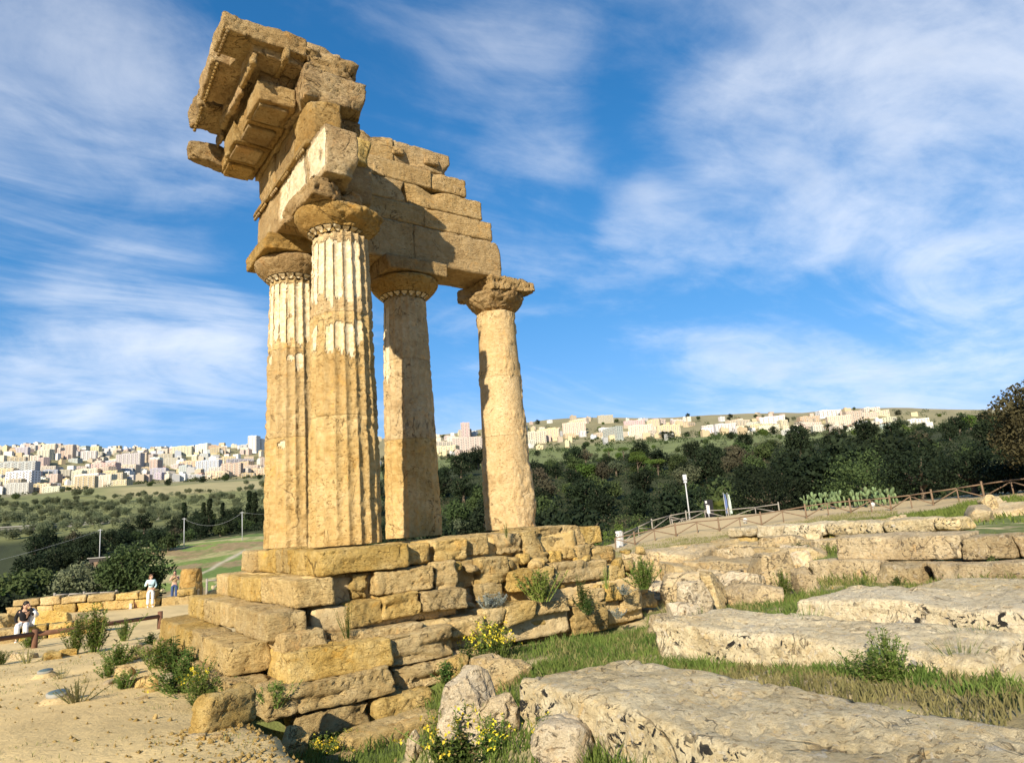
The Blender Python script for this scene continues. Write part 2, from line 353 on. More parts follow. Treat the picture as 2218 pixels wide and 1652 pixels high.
# ------------------------------------------------------------------ the ruined temple
S = 2.4
temple = thing('temple_ruin', 'ruined Doric temple corner of golden sandstone with four columns on stepped base', 'ruin', (0, 0, 0))
JOINTS = (0.0, 1.95, 3.62, 5.0)
def shaft_radius(z): t = z/5.0; return .578-.112*t-.012*np.sin(math.pi*t)*-1
def build_column(idx, cx, cy, flute, rough, smooth_all, stuc, cap):
    e = bpy.data.objects.new('column', None); col.objects.link(e); e.location = (cx, cy, 0); e.parent = temple; e.empty_display_size = .2
    NA = 200
    joints = JOINTS if idx != 3 else (0, 2.05, 3.42, 4.98)
    R = np.random.default_rng(500+idx)
    flen = R.uniform(0, 1, 64)
    for k in range(3):
        z0, z1 = joints[k], joints[k+1]; nz = int((z1-z0)/.035)
        zs = np.concatenate([[z0+.002, z0+.015], np.linspace(z0+.04, z1-.04, nz), [z1-.015, z1-.002]])
        th = np.arange(NA)/NA*2*math.pi
        TH, Z = np.meshgrid(th, zs); TH = TH.ravel(); Z = Z.ravel()
        u = (TH/(2*math.pi)*20) % 1.0; fi = np.floor(TH/(2*math.pi)*20).astype(int)
        rad = shaft_radius(Z)
        P0 = np.stack([np.cos(TH)*rad, np.sin(TH)*rad, Z], 1)
        off = 13.7*idx
        er = fbm(P0*np.array([1.5, 1.5, .9])+off, 3)          # where flutes are worn away
        worn = np.clip(sstep(.02, .38, er+rough)*1.0, 0, 1)
        worn = np.maximum(worn, smooth_all)
        if idx == 0: worn = np.maximum(worn, sstep(.5, .1, np.abs(Z-.35))*.55)
        fl = flute*(1-(2*u-1)**2)
        edge = .5*np.exp(-((Z-z0)/.035)**2)+.5*np.exp(-((z1-Z)/.035)**2)
        pit = fbm(P0*6+off+3, 4, .6)
        big = fbm(P0*np.array([2.2, 2.2, 1.6])+off+8, 3, .55)
        arr = 1-np.abs(2*u-1)  # 0 at arris
        chip = np.clip(fbm(P0*np.array([7, 7, 5])+off+21, 3, .6)-.02, 0, 1)*np.exp(-(arr/.28)**2)*.055*(1-worn)
        cover = np.zeros_like(Z)
        st = np.zeros_like(Z)
        for (a0, a1, lo, hi, var, dens) in stuc:
            fc = (np.degrees((fi+.5)/20*2*math.pi) % 360); ok = ((fc-a0) % 360) < ((a1-a0) % 360)
            zl = lo+var*flen[fi % 64]; zh = hi-.25*var*flen[(fi*7+3) % 64]*(hi < 4.8)
            prof = (2*u-1)**2
            rg = fbm(P0*np.array([9, 9, 7])+off+33, 3, .6); rg2 = fbm(P0*np.array([4, 4, 2.5])+off+35, 2)
            m = ok & (Z > zl+.10*prof**2+.16*rg+.10*rg2) & (Z < zh-.08*prof**2+.10*rg) & (prof < .86+.5*rg) & (flen[(fi*5+k+1) % 64] < dens)
            m = m & (fbm(P0*np.array([3.5, 3.5, 2.4])+off+40, 3) < .46)
            st = np.maximum(st, m.astype(float))
        worn = worn*(1-.9*st)
        dr = -fl*(1-.93*worn)-flute*.75*worn-chip-.012*edge*(.3+np.clip(pit+.3, 0, 1)*2)
        dr = dr+(.014+.022*worn)*pit*(1-.85*st)+.028*worn*big-.022*sstep(.16, .34, fbm(P0*np.array([6.5, 6.5, 9.0])+off+61, 3, .6))*(1-st)
        if idx == 3:  # patched with smooth render, rough core breaking out
            coarse = sstep(-.02, .06, fbm(P0*np.array([1.3, 1.3, .9])+77, 3)+.12*np.sin(TH*1.0+2.2))
            dr = -.035+.004*pit+coarse*(.022+.045*fbm(P0*7+5, 4, .65)+.02*big)
            if k == 0: dr = dr+.06*sstep(.5, .9, np.cos(TH-math.radians(335)))*sstep(1.5, 1.2, Z)*sstep(.15, .5, Z)
        # the lowest and the topmost ring flare out a little where the stone meets its neighbour
        r2 = rad+dr
        V = np.stack([np.cos(TH)*r2, np.sin(TH)*r2, Z], 1)
        n = len(zs); ii, jj = np.meshgrid(np.arange(n-1), np.arange(NA), indexing='ij'); ii = ii.ravel(); jj = jj.ravel(); j2 = (jj+1) % NA
        Fq = np.stack([ii*NA+jj, ii*NA+j2, (ii+1)*NA+j2, (ii+1)*NA+jj], 1)
        Vc = np.vstack([V, [[0, 0, z0+.002]], [[0, 0, z1-.002]]]); a = len(V)
        jj = np.arange(NA); cap0 = np.stack([np.full(NA, a), (jj+1) % NA, jj, jj], 1); cap1 = np.stack([np.full(NA, a+1), (n-1)*NA+jj, (n-1)*NA+(jj+1) % NA, (n-1)*NA+(jj+1) % NA], 1)
        F = [tuple(q) for q in Fq.tolist()]+[tuple(q[:3]) for q in cap0.tolist()]+[tuple(q[:3]) for q in cap1.tolist()]
        stc = np.concatenate([st, [0, 0]])
        me = mesh_from('drum', Vc, F, COLM if idx != 3 else COL4, True, {'stucco': stc})
        add('drum', me, e)
    # neck scallops + echinus
    NA2 = 160; pz = np.array([0.0, .02, .045, .06, .10, .17, .25, .33, .39, .43, .445, .446]); pr_ = np.array([.455, .462, .468, .50, .545, .62, .69, .735, .745, .72, .66, .0])
    hs_ = np.concatenate([np.linspace(0, .10, 10), np.linspace(.115, .44, 18), [.4455, .446]]); th = np.arange(NA2)/NA2*2*math.pi; V = []; stv = []
    for h in hs_:
        rr = float(np.interp(h, pz, pr_))
        P = np.stack([np.cos(th)*rr, np.sin(th)*rr, np.full(NA2, 5.0+h-.01)], 1)
        d = .022*fbm(P*4+idx*9, 4, .6)-.02*sstep(.12, .3, fbm(P*9+idx*5+7, 3))
        if cap['er'] > 0 and rr > .3:
            w = cap['er']*sstep(cap['c'], min(1, cap['c']+.5), np.cos(th-math.radians(cap['a'])))
            d = d-w*(.04+.12*np.clip(fbm(P*2.2+idx, 3)+.3, -.5, 1))+w*.08*fbm(P*5+3, 4, .65)-w*.04*sstep(.0, .25, fbm(P*np.array([3, 3, 9])+11, 3))
        if rr > .05: P[:, 0] += np.cos(th)*d; P[:, 1] += np.sin(th)*d
        V.append(P)
        u_ = (th/(2*math.pi)*20) % 1; low_ = .092-.085*np.sqrt(np.clip(1-(2*u_-1)**2/.75, 0, 1))
        white = (h > low_) & (h < .095) & (np.cos(th-math.radians(cap['wa'])) > cap['wc']) & (np.abs(2*u_-1) < .86)
        stv.append(white.astype(float))
    V = np.concatenate(V); n = len(hs_)
    ii, jj = np.meshgrid(np.arange(n-1), np.arange(NA2), indexing='ij'); ii = ii.ravel(); jj = jj.ravel(); j2 = (jj+1) % NA2
    Fq = np.stack([ii*NA2+jj, ii*NA2+j2, (ii+1)*NA2+j2, (ii+1)*NA2+jj], 1)
    me = mesh_from('echinus', V, Fq, CAPM, True, {'stucco': np.concatenate(stv)})
    add('echinus', me, e)
    P, Q, nrm = stone_geo((cap['ab'], cap['ab'], .31), cell=.04, maxn=40, r=.03, amp=cap['amp'], warp=.03, chips=cap['chips'], seed=900+idx, jit=.03, form=cap.get('form'))
    add('abacus', mesh_from('abacus', P, Q, CAPM, True), e, (cap.get('dx', 0), cap.get('dy', 0), 5.585))
    return e
COL4 = stone_mat('sandstone_rendered_shaft', (.46, .33, .165), (.54, .40, .21), (.59, .455, .26), bumpk=.55, vary=.05, strata=.3)
CAPM = stone_mat('sandstone_capital', (.32, .20, .075), (.44, .295, .12), (.52, .38, .18), grey=.5, bumpk=1.0, vary=.08)
def ab_c2(P):   # half of the slab has broken off
    w = sstep(-.05, .75, P[:, 0]*.8-P[:, 1]*.5)
    P = P.copy(); P[:, 0] -= .42*w*(1+.4*pn(P*4)); P[:, 1] += .25*w; P[:, 2] += .10*w*pn(P*5)-.02
    return P
def ab_c4(P):
    w = sstep(.2, .8, -P[:, 0]-P[:, 1]*.2); P = P.copy(); P[:, 2] -= .06*np.clip(P[:, 0], 0, 1)*0; P[:, 0] += .22*w; P[:, 1] += .06*w
    P[:, 2] *= 1-.25*sstep(.2, .8, P[:, 0]); return P
build_column(0, 0, S, .045, -.16, 0, [(120, 290, 3.66, 4.93, .12, 1.0), (120, 270, 3.1, 3.6, .55, .45), (140, 230, 1.55, 1.95, .4, .35)],
             dict(er=.0, c=0, a=0, wa=225, wc=-.1, ab=1.46, amp=.018, chips=3))
build_column(1, 0, 0, .050, -.06, 0, [(120, 282, 3.70, 4.86, .25, 1.0), (120, 285, 2.75, 3.55, .6, .72)],
             dict(er=.85, c=.15, a=312, wa=215, wc=.05, ab=1.42, amp=.04, chips=5, form=ab_c2, dx=-.04, dy=.02))
build_column(2, S, S, .036, -.10, 0, [(120, 195, 3.05, 4.8, .7, 1.0), (196, 232, 3.9, 4.85, .7, .6), (120, 205, 3.3, 3.58, .2, .9)],
             dict(er=0, c=0, a=0, wa=235, wc=.1, ab=1.44, amp=.016, chips=2))
build_column(3, 2*S, S, .03, .4, .9, [], dict(er=.9, c=-.6, a=230, wa=0, wc=2, ab=1.46, amp=.05, chips=6, form=ab_c4))

T = temple
# stucco on the outer face of the front architrave
def st_arch(P, n):
    y = P[:, 1]; z = P[:, 2]
    m = (n[:, 0] < -.7)*1.0
    nz_ = fbm(P*np.array([2.0, 2.4, 1.6])+4.4, 4)
    band = sstep(5.83, 5.90, z)*sstep(6.62, 6.54, z+.05*pn(P*5))
    gap = sstep(.05, .11, np.abs(y-.02-.12*(z-6.2)+.05*pn(P*3)))
    return m*band*gap*sstep(-.30, -.24, -nz_)*sstep(1.55, 1.35, y+.2*pn(P*4))
ab = dict(cell=.07, r=.025, amp=.012, jit=.012)
# --- front architrave: outer beam (two blocks), inner beam
stone('architrave_block', (-.56, .02), (-.80, 1.12), (5.745, 6.60), T, SANDC, stucco=st_arch, cell=.05, maxn=48, r=.03, amp=.016, strata=.012, chips=3, jit=.015)
stone('architrave_block', (-.56, .0), (1.125, 2.97), (5.745, 6.60), T, SANDC, stucco=st_arch, cell=.05, maxn=48, r=.025, amp=.010, chips=1, jit=.01)
stone('architrave_block', (.02, .56), (-.15, 1.9), (5.745, 6.42), T, SANDC, **{**ab, 'chips': 3})
stone('architrave_block', (.10, .50), (-.30, .55), (6.40, 6.86), T, SAND, **{**ab, 'chips': 3, 'amp': .02})
stone('architrave_block', (.05, .55), (.55, 1.92), (6.44, 6.95), T, SANDC, **ab)
# taenia and guttae
ta = stone('taenia', (-.63, -.52), (-.15, 3.02), (6.585, 6.665), T, SANDC, cell=.06, maxn=60, r=.015, amp=.012, jit=.008, chips=2)
for gy in (.22, 1.05, 1.72, 2.42, 2.86):
    mb = MB()
    for q in range(5): mb.tube([(0, q*.075-.15, 0), (0, q*.075-.15, -.06)], [.024, .03], 7)
    g = add('guttae', mb.mesh('guttae', SANDC), ta, (-.02, gy-1.435, -.035)); g['kind'] = 'stuff'
# --- frieze
stone('frieze_block', (-.56, -.02), (-.30, .72), (6.665, 7.42), T, SANDC, cell=.05, maxn=40, amp=.018, chips=3, r=.03, strata=.01)
stone('frieze_block', (-.55, .0), (.725, 1.78), (6.665, 7.42), T, SANDC, **ab)
stone('frieze_block', (-.56, .0), (1.785, 2.96), (6.665, 7.42), T, SANDC, **ab)
stone('frieze_block', (.0, .48), (.10, 1.0), (6.90, 7.42), T, SANDC, **{**ab, 'chips': 4})
stone('frieze_block', (.02, .54), (1.0, 1.92), (6.95, 7.42), T, SANDC, **ab)
# --- cornice: core behind, lower slabs with hanging plates, second slab with drip lip, gutter stones
GR = dict(cell=.05, maxn=44, r=.018, amp=.016, jit=.02)
core = stone('cornice_block', (-.66, .46), (-.22, .95), (7.43, 8.02), T, SANDC, **{**GR, 'amp': .028, 'chips': 4, 'strata': .02})
stone('cornice_block', (-.62, .40), (-.16, .95), (8.02, 8.42), T, SANDC, **{**GR, 'amp': .05, 'chips': 5, 'strata': .05})
stone('cornice_block', (-.55, .05), (-.05, .70), (8.41, 8.60), T, SANDC, **{**GR, 'amp': .02, 'chips': 2})
stone('cornice_block', (-.60, .45), (.955, 3.05), (7.43, 8.30), T, SANDC, **GR)
ys = [.30, 1.02, 1.78, 2.52, 3.20]
for i in range(4):
    jx = [0, .02, -.03, .03][i]
    g = stone('cornice_block', (-1.29+jx, -.61), (ys[i]+.006, ys[i+1]-.006), (7.47, 7.84), T, SANDC, **{**GR, 'chips': [1, 2, 3, 2][i]})
    cy = (ys[i]+ys[i+1])/2
    pl = stone('mutule', (-.28, .22), (-.26, .26), (-.24, -.17), g, SANDC, cell=.06, r=.012, amp=.006, jit=.006, warp=.004, chips=1)
    mb = MB()
    for a in range(3):
        for b in range(5): mb.tube([(-.16+a*.15, -.19+b*.095, -.035), (-.16+a*.15, -.19+b*.095, -.06)], [.024, .020], 6)
# second slab, overhanging lip
ys2 = [.0, .86, 1.70, 2.42, 3.02]
for i in range(4):
    dx = [0, .05, .0, .10][i]
    g = stone('cornice_block', (-1.46+dx, -.58), (ys2[i]+.006, ys2[i+1]-.006), (8.10, 8.36), T, SANDC, **{**GR, 'amp': .02, 'chips': 2})
    if i < 4:
        stone('drip_moulding', (-.44, -.33), (-(ys2[i+1]-ys2[i])/2+.02, (ys2[i+1]-ys2[i])/2-.02), (-.33+.08*(i == 2), -.10), g, SANDC, cell=.05, r=.03, amp=.022, jit=.02, warp=.03, chips=3)
# infill between the two slabs
stone('cornice_block', (-1.22, -.60), (.42, 3.0), (7.85, 8.10), T, SANDC, **{**GR, 'amp': .03})
# gutter stones along the edge, of unequal length, with moulded lower bed
def sima(y0, y1, xo, z0, z1, xi=-1.30, ang=0, chips=3):
    g = stone('gutter_stone', (xo, xi), (y0, y1), (z0, z1), T, SANDC, cell=.05, maxn=34, r=.05, amp=.022, jit=.03, warp=.04, chips=chips, rot=(ang, 0, 0))
    w = (xi-xo); L_ = y1-y0
    stone('drip_moulding', (w/2-.42, w/2-.30), (-L_/2+.03, L_/2-.03), (-.34, -.10), g, SANDC, cell=.05, r=.02, amp=.02, jit=.02, warp=.02, chips=2)
    n_ = max(3, int(L_/.085)); mb = MB()
    for q in range(n_):
        yy = -L_/2+.06+q*(L_-.12)/(n_-1)
        mb.tube([(-w/2+.10, yy-.026, -.03-(z1-z0)/2), (-w/2+.10, yy+.026, -.03-(z1-z0)/2)], [.028, .032], 6)
    add('bead_moulding', mb.mesh('bead_moulding', SANDC), g)['kind'] = 'stuff'
    return g
sima(-.16, .56, -1.97, 8.24, 8.56, xi=-.55, ang=math.radians(-1), chips=2)
stone('cornice_block', (-1.62, -.55), (.50, 1.0), (8.34, 8.56), T, SANDC, **{**GR, 'amp': .03, 'chips': 5})
sima(.88, 1.98, -1.90, 8.28, 8.74, xi=-.70, ang=math.radians(-7))
sima(2.03, 2.76, -1.93, 8.08, 8.50, xi=-.75, ang=math.radians(-10))
stone('gutter_stone', (-1.86, -1.05), (3.02, 3.30), (7.62, 8.02), T, SANDC, cell=.035, r=.015, amp=.02, jit=.04, warp=.03, chips=5, form=facets(7, 4, .7, 1.0), rot=(math.radians(-6), math.radians(4), 0))
stone('gutter_stone', (-1.25, -.70), (2.72, 3.12), (7.85, 8.30), T, SANDC, cell=.06, r=.06, amp=.03, jit=.04, warp=.06, chips=5)
# --- side wall seen from inside
W = dict(cell=.055, maxn=44, r=.010, amp=.009, jit=.004, warp=.006, chips=1)
def wallrow(z0, z1, xs, last=0, y0=1.9, y1=2.95):
    for i in range(len(xs)-1):
        end = (i == len(xs)-2)
        stone('wall_block', (xs[i]+.001, xs[i+1]-.001), (y0+.006*((i*7) % 3-1), y1), (z0, z1), T, SANDW, **{**W, 'chips': 2+last if end else 1, 'amp': .016 if end else .010, 'r': .03 if end else .010})
wallrow(5.745, 6.62, [.57, 2.43, 4.72])
wallrow(6.622, 7.085, [.57, 2.72, 4.52])
wallrow(7.09, 7.575, [.57, 2.25, 4.27], 2)
wallrow(7.58, 8.02, [.57, 2.95, 3.87])
wallrow(8.025, 8.58, [.50, 2.05, 3.50], 1, y0=1.95)
stone('wall_block', (.3, 1.05), (2.0, 2.9), (8.56, 8.70), T, SANDC, **GR)
# projecting bosses on the wall
for (bx, bz, bs) in ((1.66, 7.72, .30), (3.58, 7.70, .22), (2.15, 8.3, .3), (3.0, 8.3, .34)):
    stone('wall_boss', (bx-bs/2, bx+bs/2), (1.875, 1.99), (bz-bs*.4, bz+bs*.4), T, SANDW, cell=.05, r=.06, amp=.03, warp=.05, jit=.03, chips=2)

# --- stepped base
B = dict(cell=.05, maxn=46, r=.030, amp=.016, jit=.025, warp=.022, chips=2)
def step(z0, z1, x0, x1, ysplit, **kw):
    for i in range(len(ysplit)-1):
        stone('step_block', (x0+rng.uniform(-.015, .015), x1), (ysplit[i]+.004, ysplit[i+1]-.004), (z0, z1), T, SAND, **{**B, **kw})
# core of mortared fill that carries everything
stone('base_core', (4.3, 5.8), (.9, 3.05), (-1.8, -.06), T, PLAST, cell=.12, r=.05, amp=.03, jit=0, chips=0)
stone('base_core', (-.40, 4.45), (-.25, 3.05), (-1.8, -.08), T, PLAST, cell=.12, maxn=60, r=.05, amp=.03, jit=.0, warp=.05, chips=0)
stone('base_core', (-.85, .6), (-.72, 3.05), (-1.8, -.38), T, PLAST, cell=.12, r=.05, amp=.02, jit=0, chips=0)
# mortar backing close behind the broken face
for bx, by, bz in (((-.72, 1.45), (-.80, .2), (-.78, -.42)), ((-.9, 1.35), (-1.02, .2), (-1.12, -.80)), ((-1.05, 1.10), (-1.26, .2), (-1.62, -1.15)), ((1.35, 2.4), (-.50, .3), (-1.16, -.42)), ((2.3, 4.7), (-.38, .3), (-.66, -.40)), ((2.3, 4.7), (-.60, .3), (-1.16, -.64)), ((1.0, 3.5), (-1.04, .1), (-1.7, -1.20)), ((3.3, 5.6), (-.72, .3), (-1.8, -1.05)), ((-1.35, 1.2), (-1.50, .2), (-2.1, -1.6)), ((4.6, 5.5), (-.25, .9), (-1.3, -.50)), ((.5, 2.3), (-.45, .3), (-.5, -.10)), ((2.2, 4.5), (-.15, .5), (-.5, -.10))):
    stone('mortar_fill', bx, (by[0]+.07, by[1]), bz, T, PLAST, cell=.07, maxn=50, r=.03, amp=.025, jit=.02, warp=.03, chips=0)
# stylobate
stone('step_block', (-.76, .62), (-.97, .55), (-.38, -.03), T, SAND, **{**B, 'amp': .02, 'strata': .015, 'maxn': 44, 'cell': .05})
step(-.38, .0, -.72, .6, [.56, 1.35, 2.3])
stone('step_block', (-.78, .6), (2.31, 3.15), (-.37, -.01), T, SAND, **B)
step(-.745, -.385, -1.14, -.6, [-1.04, .55, 1.75, 2.55, 3.52], amp=.016, chips=1, jit=.012)
step(-1.10, -.75, -1.52, -1.0, [-1.15, .4, 1.5, 2.7, 3.90], amp=.016, chips=1, jit=.012)
step(-1.46, -1.105, -1.92, -1.4, [-.93, .55, 1.55, 2.6, 4.25], amp=.018, chips=1, jit=.012)
step(-1.80, -1.465, -2.02, -1.5, [-1.25, .9, 2.2, 3.3, 4.3], amp=.03)
# broken inner edge: courses seen end-on to the right, each block (x0,x1,y,depth,z0,z1)
IN = [
 # top course
 (.635, 1.10, -.72, 1.2, -.36, -.05), (1.14, 1.78, -.62, 1.2, -.35, -.03), (1.80, 2.30, -.50, 1.2, -.36, -.02), (2.58, 3.06, -.42, 1.2, -.36, -.02), (3.08, 3.52, -.40, 1.2, -.42, -.0),
 (3.56, 4.15, -.24, 1.3, -.36, .03), (4.16, 4.72, -.22, 1.3, -.36, .02), (4.30, 5.02, -.10, 1.0, -.46, -.31), (4.7, 5.9, .6, 2.3, -.40, -.03),
 # second course
 (-.28, -.02, -.86, .6, -.74, -.40), (.02, .98, -.98, .9, -.71, -.37), (1.02, 1.42, -.92, .9, -.80, -.36), (1.46, 1.95, -.55, .7, -.80, -.38), (1.93, 2.52, -.74, .8, -.80, -.38), (2.5, 2.86, -.62, .7, -.70, -.44),
 (2.90, 3.62, -.50, .9, -.60, -.38), (3.64, 3.92, -.46, .7, -.62, -.38), (3.94, 4.30, -.40, .8, -.60, -.38), (4.34, 4.72, -.36, .8, -.62, -.38), (4.74, 5.34, -.30, .9, -.74, -.42),
 # third course
 (-.46, .06, -1.06, .9, -1.10, -.76), (.07, .66, -1.10, .9, -1.06, -.73), (.68, 1.38, -1.20, .9, -1.04, -.74), (1.9, 2.35, -.75, .8, -1.04, -.80), (2.46, 3.42, -.86, .9, -.98, -.62), (3.44, 4.74, -.72, .9, -.98, -.62),
 (4.8, 5.3, -.6, .8, -1.05, -.76), (5.35, 5.75, -.5, .8, -1.0, -.72),
 # fourth course
 (-.72, .62, -1.30, 1.1, -1.46, -1.12), (1.02, 1.62, -1.30, .8, -1.44, -1.18), (1.64, 2.06, -1.22, .8, -1.36, -1.12), (2.08, 2.68, -1.18, .8, -1.40, -1.12), (2.70, 3.44, -1.14, .6, -1.36, -1.14),
 (3.56, 4.35, -1.05, .8, -1.80, -1.32), (4.05, 4.5, -.85, .8, -1.35, -1.10), (4.5, 4.95, -.8, .8, -1.38, -1.08), (4.98, 5.5, -.80, .8, -1.62, -1.22), (5.6, 6.1, -.5, .8, -1.4, -1.1), (5.7, 6.25, -.4, .8, -1.68, -1.40),
]
for i, (x0, x1, y, dp, z0, z1) in enumerate(IN):
    stone('base_block', (x0, x1), (y, y+dp), (z0, z1), T, SAND, rz=float(rng.uniform(-.03, .03)), **{**B, 'cell': .045, 'amp': .022, 'r': .032, 'chips': 3, 'strata': .03 if i % 2 else .012, 'warp': .03})
# fourth row proud blocks near the corner and the layered beds below them
stone('base_block', (-1.44, -.82), (-1.34, -.4), (-1.24, -1.02), T, SAND, rz=.06, **{**B, 'r': .06})
stone('base_block', (-1.42, -.06), (-1.62, -.7), (-1.55, -1.19), T, SAND, rz=-.02, **{**B, 'maxn': 44, 'cell': .05, 'strata': .01})
stone('base_block', (-.04, 1.0), (-1.50, -.6), (-1.62, -1.20), T, SAND, rz=.02, **{**B, 'strata': .05, 'cell': .04, 'maxn': 44})
stone('foundation_block', (-1.72, -.10), (-1.80, -.6), (-1.86, -1.53), T, SAND, **{**B, 'strata': .04, 'cell': .04, 'maxn': 50, 'amp': .03})
stone('foundation_block', (-.06, 1.05), (-1.58, -.6), (-1.90, -1.62), T, SAND, **{**B, 'strata': .07, 'cell': .04, 'maxn': 44, 'amp': .03})
stone('foundation_block', (-1.35, -.45), (-1.78, -.7), (-2.15, -1.85), T, SAND, **{**B, 'strata': .05, 'amp': .03})
stone('foundation_block', (-.40, .45), (-1.85, -.7), (-2.2, -1.86), T, SAND, **{**B, 'r': .1, 'amp': .03})
stone('foundation_block', (.55, 1.6), (-1.3, -.4), (-2.1, -1.6), T, SAND, **{**B, 'r': .1, 'amp': .03})
stone('foundation_block', (-1.10, .30), (-2.55, -2.0), (-2.45, -2.02), T, SAND, rz=.12, **{**B, 'r': .07, 'amp': .02})
stone('foundation_block', (1.6, 5.4), (-.55, .7), (-2.2, -1.1), T, PLAST, **{**B, 'r': .08, 'amp': .05, 'cell': .1, 'maxn': 50})
# small rubble packed into the gaps
for i in range(46):
    x = rng.uniform(1.0, 6.1); z = rng.uniform(-1.5, -.45); y = -.72+.12*(x-1)*.6-.55*(-.4-z)*.5+rng.uniform(-.05, .1)
    s_ = rng.uniform(.10, .22)
    stone('rubble_stone', (x-s_*.7, x+s_*.7), (y-s_*.4, y+s_*.8), (z-s_*.45, z+s_*.45), T, SAND, rz=float(rng.uniform(-.6, .6)), cell=.07, r=.08, amp=.02, warp=.05, jit=.05, chips=2)
# ------------------------------------------------------------------ terrain
CP = np.array([(-4,-2.6,-1.5),(-6,-6,-1.5),(-9,0,-1.65),(-4,3,-1.8),(-6,8,-2.0),(-4,17,-2.48),(0,18,-2.58),(-2.6,-.5,-1.60),(-2.6,-3,-1.52),(-2.6,-5,-1.5),(-2.3,4.5,-1.85),(-12,10,-2.2),(3,24,-2.85),(-4,-10,-1.45),(-3,-8,-1.5),
 (-1.6,-3,-1.6),(-1.6,-5,-1.52),(-.9,-4,-1.58),(-1,-2.4,-1.68),(.3,-2.2,-1.72),(-1.2,-7,-1.55),(-1.3,-9,-1.5),(-2.2,-1.2,-1.64),
 (1.5,-2,-1.78),(2.5,-1.6,-1.75),(3,-3,-1.66),(4.5,-1.8,-1.82),(1.2,-4,-1.62),(1.3,-6,-1.40),(1.3,-8,-1.30),(2.5,-6,-1.42),(4,-6,-1.35),(5,-3,-1.5),(6.5,-4,-1.4),(6,-1,-1.78),(7.5,-5,-1.35),(8.6,-4,-1.32),(7,1,-1.6),(9,0,-1.25),(10,-6,-1.1),(11,-2,-1.0),(11,3,-1.2),(14,0,-.92),(14,4,-1.05),(15,-4,-.95),(20,0,-1),(18,8,-1.7),(24,0,-1.0),(7,6,-2),(7,12,-2.5),(0,-9,-1.42),(2,-11,-1.4),(6,-9,-1.3),(12,-9,-1.1),(20,-9,-1),(12,20,-3),(-14,24,-2.7),(-12,-12,-1.4),(9,-16,-1.3),(-2,-16,-1.4)], float)
def _ker(d): return -np.sqrt(d*d+.5)
_D = np.linalg.norm(CP[:, None, :2]-CP[None, :, :2], axis=2)
_A = np.block([[_ker(_D)+np.eye(len(CP))*-.02, np.ones((len(CP), 1))], [np.ones((1, len(CP))), np.zeros((1, 1))]])
_w = np.linalg.solve(_A, np.r_[CP[:, 2], 0])
def near_h(X, Y):
    out = np.full(X.shape, _w[-1])
    for (cx, cy, _), w in zip(CP, _w[:-1]): out = out+w*_ker(np.hypot(X-cx, Y-cy))
    return out
COLX = np.array([-900, -300, 0, 300, 600, 900, 1200, 1500, 1800, 2218, 2700, 3400.])
RT = np.array([12, 20, 28, 45, 52, 60, 75, 95, 130, 170, 210, 260, 330, 420, 550, 700, 900, 1200, 1500, 1800, 2150, 2700, 3600, 9000.])
#            -900  -300   0    300   600   900   1200  1500  1800  2218  2700  3400
TB = np.array([
 [-1.75, -1.75, -1.75, -1.75, -1.75, -1.8, -1.7, -1.6, -1.4, -1.3, -1.3, -1.3],   # 12
 [-2.15, -2.15, -2.15, -2.15, -2.15, -2.1, -1.9, -1.2, -1.0, -1.0, -1.0, -1.0],  # 20
 [-2.6, -2.6, -2.6, -2.6, -2.6, -2.5, -2.4, -1.5, -1.1, -.95, -.9, -.9],   # 28
 [-2.70, -2.70, -2.74, -3.02, -3.22, -3.2, -3.0, -2.1, -1.3, -.75, -.6, -.6],   # 45
 [-3.0, -3.0, -3.04, -3.38, -3.65, -3.6, -3.1, -2.3, -1.3, -.6, -.4, -.4],      # 52
 [-3.9, -3.9, -3.9, -4.2, -4.5, -4.6, -3.2, -2.35, -1.3, -.45, -.2, -.2],    # 60
 [-7, -7, -7, -6.8, -7, -7, -3.6, -.9, -.7, -.4, 0, 0],                       # 75
 [-11, -11, -11, -10, -10, -10, -7.5, -3, -2.4, -2, -1, 0],                   # 95
 [-12, -12, -12, -10, -9, -9, -9, -7, -6, -4, -2, 1],                         # 130
 [-9, -9, -9, -5.5, -4, -3, -3, -3, -2, 0, 3, 5],                             # 170
 [-5, -5, -5, -1.0, .5, 4, 5, 5, 6, 7, 8, 9],                                 # 210
 [-2, -2, -1, 2, 4, 15, 14, 13, 14, 15, 14, 14],                              # 260
 [4, 4, 5, 7, 10, 27, 25, 23, 24, 25, 22, 20],                                # 330
 [16, 16, 16, 17, 19, 30, 29, 27, 27, 28, 26, 24],                            # 420
 [29, 29, 30, 31, 33, 36, 35, 37, 38, 33, 30, 28],                            # 550
 [46, 46, 46, 49, 50, 52, 52, 54, 54, 42, 38, 36],                            # 700
 [61, 61, 63, 71, 72, 78, 78, 80, 74, 56, 52, 50],                            # 900
 [84, 84, 86, 95, 100, 112, 120, 116, 102, 78, 72, 70],                      # 1200
 [138, 138, 142, 138, 142, 158, 172, 153, 136, 104, 98, 94],                  # 1500
 [216, 216, 224, 214, 216, 224, 246, 218, 194, 147, 140, 134],                # 1800
 [266, 266, 276, 268, 272, 284, 310, 276, 246, 188, 180, 172],                # 2150
 [300, 300, 310, 300, 300, 310, 350, 330, 296, 226, 216, 210],                # 2700
 [200, 200, 200, 180, 180, 180, 230, 230, 230, 220, 220, 220],                # 3600
 [50, 50, 50, 50, 50, 50, 50, 50, 50, 50, 50, 50]], float)                    # 9000
def cmono(t): return t*t*(3-2*t)
